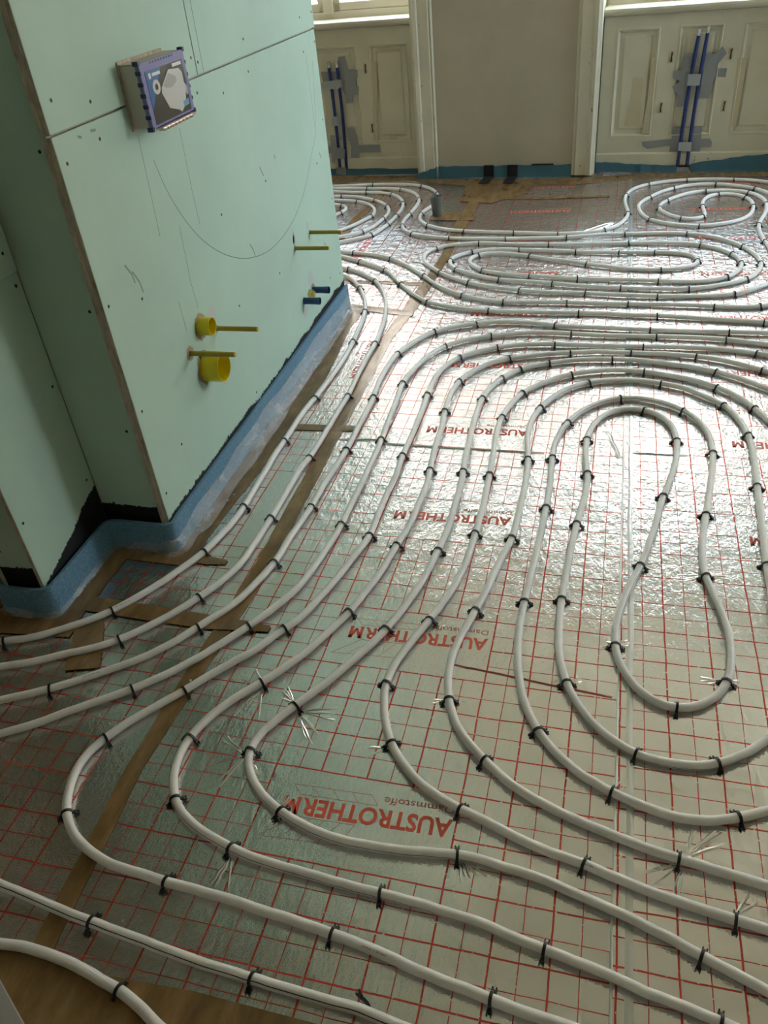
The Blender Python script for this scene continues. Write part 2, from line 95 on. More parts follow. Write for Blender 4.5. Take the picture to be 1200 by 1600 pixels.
  pts=[947,1622,912,1642,878,1661,843,1681,808,1701,773,1720,738,1740,704,1760,669,1779,634,1799,599,1819,564,1838,547,1848,529,1858,512,1868,494,1877,477,1887,460,1898,442,1908,425,1918,408,1928,390,1937,373,1946,355,1955,336,1963,317,1969,298,1975,279,1980,259,1985,240,1989,220,1992,200,1996,181,1998,161,2001,141,2003,121,2004,101,2004,81,2004,61,2004,41,2004,21,2004,1,2005,-19,2005,-39,2006,-59,2006,-79,2006,-99,2006,-119,2004,-138,2001,-158,1998,-178,1995,-198,1992,-218,1989,-237,1985,-257,1982,-276,1978,-296,1974,-315,1969,-335,1964,-354,1958,-373,1952,-392,1946,-411,1939,-429,1931,-447,1922,-464,1912,-481,1901,-497,1889,-511,1876,-525,1862,-538,1846,-550,1830,-560,1814,-570,1796,-580,1778,-588,1760,-595,1742,-601,1722,-605,1703,-609,1684,-612,1664,-615,1644,-617,1624,-618,1604,-618,1584,-618,1564,-618,1544,-617,1524,-616,1504,-615,1484,-614,1464,-612,1444,-610,1424,-608,1405,-607,1385,-606,1365,-606,1345,-606,1325,-606,1305,-605,1285,-605,1265,-604,1245,-603,1225,-602,1205,-600,1185,-599,1165,-597,1145,-595,1125,-594,1105,-592,1085,-591,1065,-590,1045,-590,1025,-590,1005,-591,985,-592,965,-593,945,-594,925,-594,905,-595,885,-596,865,-597,845,-599,826,-601,806,-604,786,-608,766,-611,746,-614,727,-617,707,-620,687,-623,667,-625,648,-628,628,-632,608,-636,588,-640,569,-646,550,-651,530,-656,511,-661,492,-667,472,-672,453,-679,434,-686,416,-694,397,-702,379,-710,361,-718,343,-727,324,-735,306,-744,288,-754,271,-764,254,-775,237,-786,220,-798,204,-810,188,-822,173,-835,157,-847,142,-860,126,-871,110,-882,93,-892,75,-901,57,-908,39,-915,20,-919,1,-922,-19,-922,-39,-920,-59,-916,-78,-910,-98,-902,-116,-892,-133,-881,-150,-867,-164,-852,-177,-835,-187,-817,-197,-799,-205,-780,-212,-761,-218,-742,-224,-723,-229,-703,-234,-684,-238,-664,-241,-644,-243,-624,-245,-604,-247,-584,-248,-564,-250,-544,-251,-524,-253,-504,-255,-485,-256,-465,-258,-445,-259,-425,-260,-405,-261,-385,-262,-365,-264,-345,-265,-325,-267,-305,-270,-285,-272,-265,-274,-246,-276,-226,-279,-206,-283,-187,-288,-167,-292,-147,-296,-128,-299,-108,-303,-88,-306,-69,-310,-49,-313,-29,-317,-10,-321,10,-326,29,-331,48,-336,68,-339,88,-343,107,-346,127,-351,146,-355,166,-359,186,-364,205,-368,225,-372,244,-376,283,-385,322,-394,361,-402,400,-411,440,-419],
  clips=[(477,1887,2615),(259,1985,2925),(21,2004,3125),(-208,1990,-2972),(-438,1927,-2681),(-601,1722,-1844),(-616,1494,-1511),(-595,1115,-1496),(-614,727,-1731),(-675,444,-1900),(-816,180,-2245),(-919,1,-1747),(-881,-150,-886),(-723,-229,-245),(-415,-260,-56),(-118,-301,-177),(156,-357,-218)]),
 dict(label='white heating pipe with the tight bend left of the nearest red lettering', short='pipe with the third near bend', end='right end', stripe=80,
  pts=[949,558,951,585,952,613,953,641,953,669,953,697,952,726,951,754,949,782,947,811,944,840,941,868,937,897,933,925,928,954,923,982,918,1010,911,1039,905,1067,898,1095,890,1122,882,1150,873,1177,864,1204,854,1231,844,1257,834,1284,823,1309,811,1335,799,1360,787,1385,774,1409,760,1433,746,1456,732,1479,717,1502,702,1524,686,1545,669,1566,652,1586,635,1606,617,1625,599,1643,580,1661,561,1678,542,1694,526,1706,510,1718,494,1730,478,1743,463,1756,448,1769,433,1782,418,1795,402,1808,387,1820,370,1832,354,1843,337,1853,319,1863,301,1872,283,1880,265,1887,246,1894,227,1900,208,1906,188,1911,169,1916,150,1921,130,1926,111,1930,91,1934,71,1938,52,1941,32,1942,12,1943,-8,1944,-28,1943,-48,1942,-68,1941,-88,1940,-108,1939,-128,1937,-148,1935,-168,1932,-187,1928,-206,1924,-226,1918,-244,1911,-263,1904,-281,1896,-300,1889,-318,1881,-336,1872,-354,1862,-370,1851,-385,1838,-398,1824,-411,1809,-424,1793,-435,1776,-445,1759,-455,1742,-463,1724,-470,1705,-477,1686,-483,1667,-488,1648,-492,1628,-495,1608,-497,1589,-499,1569,-500,1549,-500,1529,-501,1509,-501,1489,-501,1469,-502,1449,-502,1429,-501,1409,-501,1389,-501,1369,-500,1349,-499,1329,-498,1309,-497,1289,-497,1269,-496,1249,-496,1229,-495,1209,-494,1189,-493,1169,-491,1149,-489,1129,-488,1109,-486,1089,-485,1069,-484,1049,-484,1029,-484,1009,-484,989,-484,969,-485,949,-485,929,-484,909,-484,889,-484,869,-484,849,-485,829,-486,809,-487,789,-489,770,-491,750,-493,730,-496,710,-498,690,-500,670,-502,650,-505,630,-508,611,-511,591,-515,571,-520,552,-524,532,-530,513,-535,494,-540,474,-546,455,-552,436,-559,418,-566,399,-573,380,-581,362,-589,343,-598,325,-607,308,-616,290,-626,272,-635,255,-645,237,-654,220,-664,202,-675,186,-686,169,-697,152,-708,135,-719,118,-730,102,-740,85,-750,67,-760,50,-766,31,-770,12,-770,-8,-766,-28,-759,-46,-748,-63,-736,-78,-721,-92,-706,-105,-689,-116,-672,-126,-654,-135,-636,-143,-617,-150,-598,-156,-579,-162,-559,-166,-540,-170,-520,-172,-500,-174,-480,-174,-460,-174,-440,-174,-420,-173,-400,-172,-380,-170,-360,-167,-340,-165,-320,-163,-300,-161,-281,-160,-261,-160,-241,-162,-221,-165,-201,-168,-181,-170,-161,-173,-142,-176,-122,-180,-103,-185,-84,-191,-64,-196,-45,-201,-26,-206,-6,-212,13,-217,32,-223,51,-230,70,-236,89,-242,107,-250,126,-257,145,-264,164,-271,182,-277,201,-284,220,-291,239,-298,258,-304,276,-311,295,-318,314,-325,323,-329,361,-343,398,-356,436,-370,473,-384,511,-398,548,-412,586,-426],
  clips=[(319,1863,2656),(-48,1942,-3096),(-281,1896,-2749),(-385,1838,-2385),(-445,1759,-2091),(-496,1598,-1693),(-489,1119,-1496),(-494,720,-1679),(-566,399,-1928),(-713,127,-2147),(-770,-8,-1471),(-654,-135,-427),(-291,-160,44),(135,-261,-361)]),
 dict(label='white heating pipe with the fourth bend from the left, crossing below the second red lettering', short='pipe with the fourth near bend', end='right end', stripe=None,
  pts=[715,647,715,669,714,692,713,715,711,738,709,761,706,785,703,808,699,832,695,856,691,879,686,903,681,927,675,951,669,976,663,1000,656,1024,649,1048,642,1072,634,1097,626,1121,618,1145,610,1170,601,1194,592,1218,582,1242,573,1266,563,1290,553,1314,543,1338,532,1362,522,1385,511,1409,500,1432,489,1455,479,1473,470,1490,461,1508,452,1526,444,1545,436,1563,428,1581,420,1599,411,1617,401,1635,391,1652,380,1668,368,1685,356,1700,342,1715,328,1728,312,1742,297,1754,281,1766,264,1777,247,1787,229,1796,211,1805,193,1812,174,1819,155,1825,136,1831,117,1837,97,1842,78,1846,58,1850,38,1852,18,1854,-2,1855,-21,1854,-41,1853,-61,1850,-81,1847,-100,1842,-119,1837,-138,1830,-157,1824,-176,1816,-193,1807,-211,1797,-228,1786,-244,1775,-259,1762,-274,1749,-288,1735,-303,1721,-316,1706,-329,1691,-342,1676,-352,1659,-362,1641,-370,1623,-377,1604,-383,1585,-388,1566,-393,1547,-398,1527,-402,1508,-406,1488,-408,1468,-411,1448,-413,1429,-414,1409,-415,1389,-415,1369,-414,1349,-414,1329,-413,1309,-412,1289,-411,1269,-409,1249,-408,1229,-407,1209,-406,1189,-406,1169,-405,1149,-404,1129,-404,1109,-403,1089,-403,1069,-402,1049,-402,1029,-401,1009,-401,989,-400,969,-400,949,-400,929,-400,909,-401,889,-402,869,-402,849,-403,829,-404,809,-404,789,-405,769,-405,749,-406,729,-408,709,-409,689,-412,669,-414,650,-417,630,-420,610,-423,590,-427,571,-432,551,-437,532,-443,513,-448,494,-455,474,-461,456,-467,437,-474,418,-481,399,-488,380,-494,361,-501,342,-507,323,-513,304,-517,285,-520,265,-522,245,-522,225,-521,205,-518,186,-513,166,-508,147,-502,128,-494,109,-486,91,-477,73,-466,56,-454,40,-441,25,-427,11,-413,-3,-398,-16,-381,-27,-364,-37,-346,-46,-328,-54,-309,-62,-290,-68,-271,-74,-252,-80,-233,-87,-214,-94,-196,-101,-177,-107,-158,-113,-138,-118,-119,-123,-99,-126,-80,-130,-60,-134,-41,-139,-21,-145,-2,-150,17,-155,36,-160,56,-165,76,-169,95,-172,115,-176,135,-179,154,-182,174,-185,194,-188,214,-190,234,-193,254,-196,273,-198,293,-202,313,-204,333,-208,342,-209,382,-215,422,-221,461,-227,501,-233,540,-239,580,-245,619,-251],
  clips=[(420,1599,2031),(312,1742,2449),(68,1848,2969),(-193,1807,-2662),(-357,1650,-2066),(-408,1468,-1704),(-404,1109,-1542),(-404,809,-1602),(-464,446,-1899),(-522,225,-1532),(-472,65,-1008),(-300,-65,-336),(-60,-134,-233),(194,-188,-135)]),
 dict(label='white heating pipe with the fifth bend, just outside the central keyhole spiral on its left', short='pipe outside the central spiral', end='right end', stripe=None,
  pts=[346,344,347,367,347,390,346,414,346,438,346,461,346,484,346,506,347,526,349,546,350,566,351,586,352,605,353,625,354,645,355,665,356,685,356,705,356,725,357,745,357,765,358,785,359,805,360,825,361,845,362,865,364,885,365,905,366,925,366,945,368,965,368,985,369,1005,370,1025,371,1045,372,1065,373,1085,374,1105,375,1125,376,1145,377,1165,378,1185,379,1205,380,1225,381,1245,382,1265,382,1285,383,1305,383,1325,384,1345,384,1365,383,1385,382,1405,381,1425,378,1444,376,1464,372,1484,368,1503,362,1523,356,1542,350,1560,342,1579,333,1597,323,1614,311,1629,297,1644,283,1657,268,1671,253,1684,238,1698,223,1711,207,1723,190,1733,172,1741,154,1748,135,1754,116,1761,97,1766,77,1771,58,1775,38,1777,18,1778,-2,1777,-22,1775,-42,1772,-61,1769,-81,1764,-100,1758,-118,1751,-136,1742,-153,1732,-169,1720,-184,1707,-198,1693,-211,1678,-223,1662,-234,1646,-245,1628,-255,1611,-264,1593,-272,1575,-280,1557,-286,1538,-292,1519,-297,1499,-302,1480,-305,1460,-308,1440,-310,1420,-310,1401,-310,1381,-310,1361,-309,1341,-307,1321,-305,1301,-303,1281,-300,1261,-298,1241,-296,1221,-294,1202,-292,1182,-291,1162,-290,1142,-290,1122,-289,1102,-289,1082,-289,1062,-289,1042,-290,1022,-291,1002,-291,982,-292,962,-293,942,-293,922,-294,902,-294,882,-295,862,-296,842,-297,822,-299,802,-302,782,-306,762,-310,743,-314,723,-318,704,-322,684,-325,664,-328,644,-331,625,-334,605,-337,585,-341,566,-345,546,-349,526,-353,507,-358,487,-362,468,-368,449,-372,429,-377,410,-380,390,-383,370,-386,350,-387,331,-387,311,-386,291,-385,271,-382,251,-378,231,-373,212,-368,193,-360,174,-352,156,-343,138,-332,122,-320,106,-306,91,-292,77,-277,63,-262,50,-247,38,-231,25,-215,13,-198,3,-180,-6,-162,-15,-144,-22,-125,-30,-106,-37,-88,-43,-68,-49,-49,-55,-30,-60,-11,-66,8,-71,28,-76,47,-81,67,-85,87,-88,106,-92,126,-95,146,-98,166,-102,185,-105,205,-108,225,-111,245,-114,264,-117,284,-120,304,-123,324,-127,343,-130,368,-133,393,-136,416,-137,440,-137,462,-136,485,-134,506,-130,528,-126,548,-121,569,-115,588,-108,607,-99,626,-90,644,-80,662,-70,679,-58,695,-46,711,-32,727,-18,742,-3,756,12,770,29,783,46,796,64,809,82,820,101,832,121,843,141,853,162,863,183,872,205,881,228,889,251,897,274,904,298,911,323,917,347,923,373,928,398,933,424,937,450,941,477,944,503,947,530,949,558],
  clips=[(358,775,1530),(375,1135,1524),(381,1425,1668),(323,1614,2176),(125,1758,2832),(-127,1746,-2684),(-283,1547,-1911),(-295,1211,-1479),(-299,802,-1691),(-355,497,-1801),(-371,202,-1272),(-270,57,-708),(106,-92,-175)]),
 dict(label='white heating pipe wound into the central keyhole shaped spiral near the right edge', short='central keyhole spiral pipe', end='right end', stripe=75,
  pts=[715,647,715,624,714,602,713,580,711,559,708,537,705,516,702,495,698,475,693,454,688,434,682,414,675,395,668,376,660,357,651,338,642,320,632,303,621,285,610,268,598,252,585,236,572,220,557,204,542,190,526,175,510,161,492,148,474,135,455,122,435,110,414,98,393,88,370,77,347,67,328,60,309,53,291,46,272,39,254,31,236,22,217,14,199,7,180,1,160,-4,140,-6,120,-7,101,-6,81,-3,61,2,42,7,23,13,4,20,-14,27,-32,35,-50,45,-68,54,-84,65,-100,78,-115,91,-130,105,-143,119,-156,135,-168,151,-178,168,-188,185,-196,203,-204,222,-211,241,-216,260,-221,279,-225,299,-229,318,-232,338,-234,358,-237,378,-238,398,-240,418,-240,438,-241,458,-241,478,-240,498,-240,518,-239,538,-238,558,-237,578,-235,598,-234,618,-233,638,-232,658,-231,678,-229,698,-228,718,-227,737,-226,757,-225,777,-224,797,-223,817,-222,837,-221,857,-220,877,-219,897,-218,917,-218,937,-217,957,-216,977,-216,997,-215,1017,-215,1037,-215,1057,-215,1077,-215,1097,-216,1117,-217,1137,-217,1157,-218,1177,-218,1197,-219,1217,-219,1237,-219,1257,-219,1277,-218,1297,-216,1317,-214,1337,-211,1356,-207,1376,-202,1396,-197,1415,-190,1434,-184,1452,-176,1471,-168,1489,-159,1507,-149,1524,-138,1541,-126,1557,-113,1572,-99,1586,-84,1600,-69,1612,-52,1622,-34,1631,-15,1637,4,1641,24,1642,44,1641,63,1638,82,1633,101,1626,119,1618,136,1608,153,1597,169,1585,184,1572,198,1558,210,1542,222,1526,231,1508,240,1490,247,1472,253,1453,258,1434,262,1414,265,1394,267,1374,267,1354,268,1334,267,1314,266,1294,264,1274,262,1254,260,1235,258,1215,255,1195,253,1175,250,1155,247,1136,245,1116,242,1096,239,1076,236,1056,233,1037,230,1017,227,997,224,977,221,958,218,938,215,918,212,898,210,878,207,858,205,838,204,818,203,799,202,779,202,759,203,739,205,719,207,699,211,679,215,660,219,640,223,620,228,601,232,582,235,562,238,542,241,522,242,502,243,482,243,462,242,442,240,422,238,403,234,383,229,364,221,345,212,328,200,311,187,297,172,284,155,274,136,267,117,264,97,265,78,272,61,281,46,294,32,308,21,325,11,342,3,360,-4,379,-9,398,-12,418,-14,438,-14,458,-14,478,-12,498,-10,518,-7,538,-3,557,1,577,5,596,10,616,15,635,21,654,27,673,34,692,40,711,46,730,51,749,56,769,61,788,65,808,69,827,73,847,78,866,82,886,86,906,89,925,93,945,96,965,99,985,102,1004,106,1024,110,1044,114,1063,119,1082,124,1102,129,1121,133,1141,137,1160,142,1180,145,1200,149,1219,152,1239,155,1259,158,1278,160,1298,161,1318,162,1338,163,1358,162,1378,161,1398,158,1418,155,1438,150,1457,144,1476,135,1494,125,1511,113,1526,99,1540,82,1551,65,1560,46,1565,27,1567,8,1565,-11,1559,-28,1550,-44,1538,-58,1524,-69,1508,-80,1492,-88,1474,-96,1455,-102,1436,-107,1417,-111,1397,-114,1378,-116,1358,-118,1338,-118,1318,-118,1298,-118,1278,-117,1258,-116,1238,-114,1218,-112,1198,-110,1178,-108,1158,-107,1138,-106,1118,-106,1098,-107,1078,-108,1058,-109,1038,-111,1019,-113,999,-116,979,-118,959,-120,939,-123,919,-125,900,-127,880,-129,860,-131,840,-133,820,-134,800,-136,780,-137,760,-138,740,-139,720,-141,700,-142,680,-143,660,-144,640,-145,620,-146,600,-147,580,-147,560,-148,540,-148,520,-148,500,-147,480,-147,460,-146,440,-144,420,-143,400,-140,381,-137,361,-132,341,-127,322,-121,303,-114,284,-106,266,-96,248,-86,231,-75,215,-63,199,-49,184,-35,170,-19,158,-3,147,14,137,33,128,52,122,71,119,91,117,111,116,131,117,151,119,170,124,189,132,207,140,224,151,240,162,256,174,270,188,285,202,292,209,307,224,319,240,328,259,335,278,340,299,344,321,346,344],
  clips=[(217,14,-2759),(-14,27,2739),(-168,151,2159),(-238,548,1518),(-217,957,1535),(-219,1227,1589),(-184,1452,1208),(-15,1637,255),(191,1565,-790),(266,1304,-1626),(224,977,-1719),(206,709,-1444),(225,354,-1947),(117,264,-3111),(-13,428,1661),(46,730,1280),(112,1053,1347),(162,1368,1596),(65,1560,2766),(-117,1348,-1640),(-107,1148,-1516),(-126,890,-1683),(-147,570,-1596),(-117,294,-1203),(33,128,-370),(189,132,408)]),
 dict(label='white heating pipe swinging out from the far end of the green box, nearest of two', short='nearer pipe swinging out behind the box', end='far end', stripe=None,
  pts=[-1529,3139,-1512,3128,-1496,3117,-1479,3106,-1462,3095,-1445,3084,-1429,3073,-1412,3062,-1395,3052,-1378,3041,-1362,3030,-1345,3019,-1328,3008,-1312,2996,-1295,2985,-1279,2974,-1262,2962,-1246,2950,-1230,2938,-1215,2926,-1200,2913,-1185,2899,-1172,2884,-1159,2869,-1148,2853,-1136,2836,-1125,2820,-1115,2803,-1104,2786,-1094,2769,-1083,2752,-1073,2735,-1062,2718,-1051,2701,-1040,2684,-1029,2668,-1017,2652,-1006,2635,-994,2619,-983,2603,-971,2586,-959,2571,-946,2555,-933,2540,-920,2525,-906,2511,-891,2497,-876,2485,-859,2474,-842,2464,-824,2456,-806,2448,-787,2441,-768,2434,-749,2428,-730,2422,-710,2417,-691,2412,-672,2408,-652,2404,-632,2400,-613,2397,-593,2394,-573,2391,-553,2389,-533,2387,-513,2386,-493,2385,-473,2384,-454,2383,-434,2382,-414,2381,-394,2381,-374,2380,-354,2380,-334,2380,-314,2381,-294,2381,-274,2381,-254,2382,-234,2382,-214,2383,-194,2383,-174,2383,-154,2383,-134,2382,-114,2381,-94,2380,-74,2378,-54,2376,-34,2373,-14,2371,6,2369,26,2367,46,2365,66,2364,85,2363,105,2362,125,2361,145,2359,165,2357,185,2356,205,2353,225,2351,245,2349,265,2347,284,2344,304,2342,324,2339,344,2337,364,2334,384,2332,404,2330,423,2327,443,2325,463,2322,483,2320,503,2317,523,2315,542,2312,562,2310,582,2308,602,2305,622,2303,642,2300,662,2298,682,2296,701,2293,721,2291,741,2288,761,2286,781,2283,801,2281,820,2278,840,2276,880,2271,920,2266,959,2261,999,2256,1039,2252,1078,2247,1118,2242,1158,2237,1198,2232,1237,2227,1277,2222,1317,2218,1356,2213,1396,2208,1436,2203,1476,2198,1515,2193,1555,2188,1595,2184,1634,2179,1674,2174,1714,2169,1754,2164,1793,2159,1833,2154,1873,2150,1912,2145,1952,2140,1992,2135,2031,2130],
  clips=[(-1345,3019,-587),(-1178,2892,-827),(-1051,2701,-986),(-876,2485,-625),(-583,2392,-127),(-194,2383,5),(125,2361,-71),(533,2314,-123)]),
 dict(label='white heating pipe swinging out from the far end of the green box, farther of two', short='farther pipe swinging out behind the box', end='far end', stripe=None,
  pts=[-1614,3191,-1595,3187,-1575,3182,-1556,3178,-1536,3174,-1516,3171,-1497,3167,-1477,3164,-1457,3161,-1438,3158,-1418,3154,-1398,3150,-1379,3146,-1359,3141,-1340,3136,-1321,3130,-1302,3123,-1284,3115,-1266,3106,-1248,3097,-1231,3087,-1214,3077,-1197,3066,-1181,3054,-1166,3042,-1150,3029,-1135,3016,-1121,3002,-1107,2988,-1093,2973,-1079,2959,-1066,2944,-1053,2929,-1040,2913,-1028,2898,-1015,2882,-1003,2867,-990,2851,-978,2835,-966,2819,-955,2803,-943,2786,-931,2770,-920,2754,-908,2738,-896,2722,-883,2706,-870,2691,-857,2676,-843,2662,-829,2648,-814,2634,-799,2621,-784,2608,-768,2596,-752,2584,-736,2573,-719,2562,-702,2552,-684,2542,-666,2534,-648,2526,-629,2519,-610,2513,-591,2508,-571,2503,-552,2500,-532,2497,-512,2495,-492,2494,-472,2493,-452,2493,-432,2494,-412,2494,-392,2494,-372,2494,-352,2494,-332,2494,-312,2494,-292,2494,-272,2494,-252,2494,-232,2493,-212,2493,-192,2492,-172,2492,-152,2491,-132,2490,-112,2490,-92,2489,-72,2489,-52,2488,-32,2488,-12,2488,8,2487,28,2487,48,2486,68,2485,88,2485,108,2484,128,2483,148,2483,168,2482,188,2481,208,2480,228,2479,247,2478,267,2477,287,2476,307,2474,327,2472,347,2470,367,2469,387,2467,407,2466,427,2466,447,2466,467,2466,487,2468,506,2470,526,2474,545,2479,564,2485,583,2491,602,2496,622,2500,641,2505,661,2508,680,2512,700,2516,720,2519,739,2523,759,2526,779,2530,798,2533,818,2537,838,2540,858,2543,897,2550,936,2557,976,2564,1015,2570,1055,2577,1094,2584,1134,2591,1173,2597,1212,2604,1252,2611,1291,2618,1331,2624,1370,2631,1410,2638,1449,2645,1488,2651,1528,2658,1567,2665,1607,2672,1646,2678,1686,2685,1725,2692,1764,2699,1804,2706,1843,2712,1883,2719,1922,2726,1962,2733,2001,2739,2040,2746],
  clips=[(-1418,3154,-181),(-1189,3060,-625),(-960,2811,-941),(-727,2567,-571),(-532,2497,-123),(-252,2494,-19),(8,2487,-26),(357,2470,-82),(535,2477,259)]),
 dict(label='white heating pipe coiled into the long flat oval in the middle distance', short='long oval coil pipe', end='right end', stripe=None,
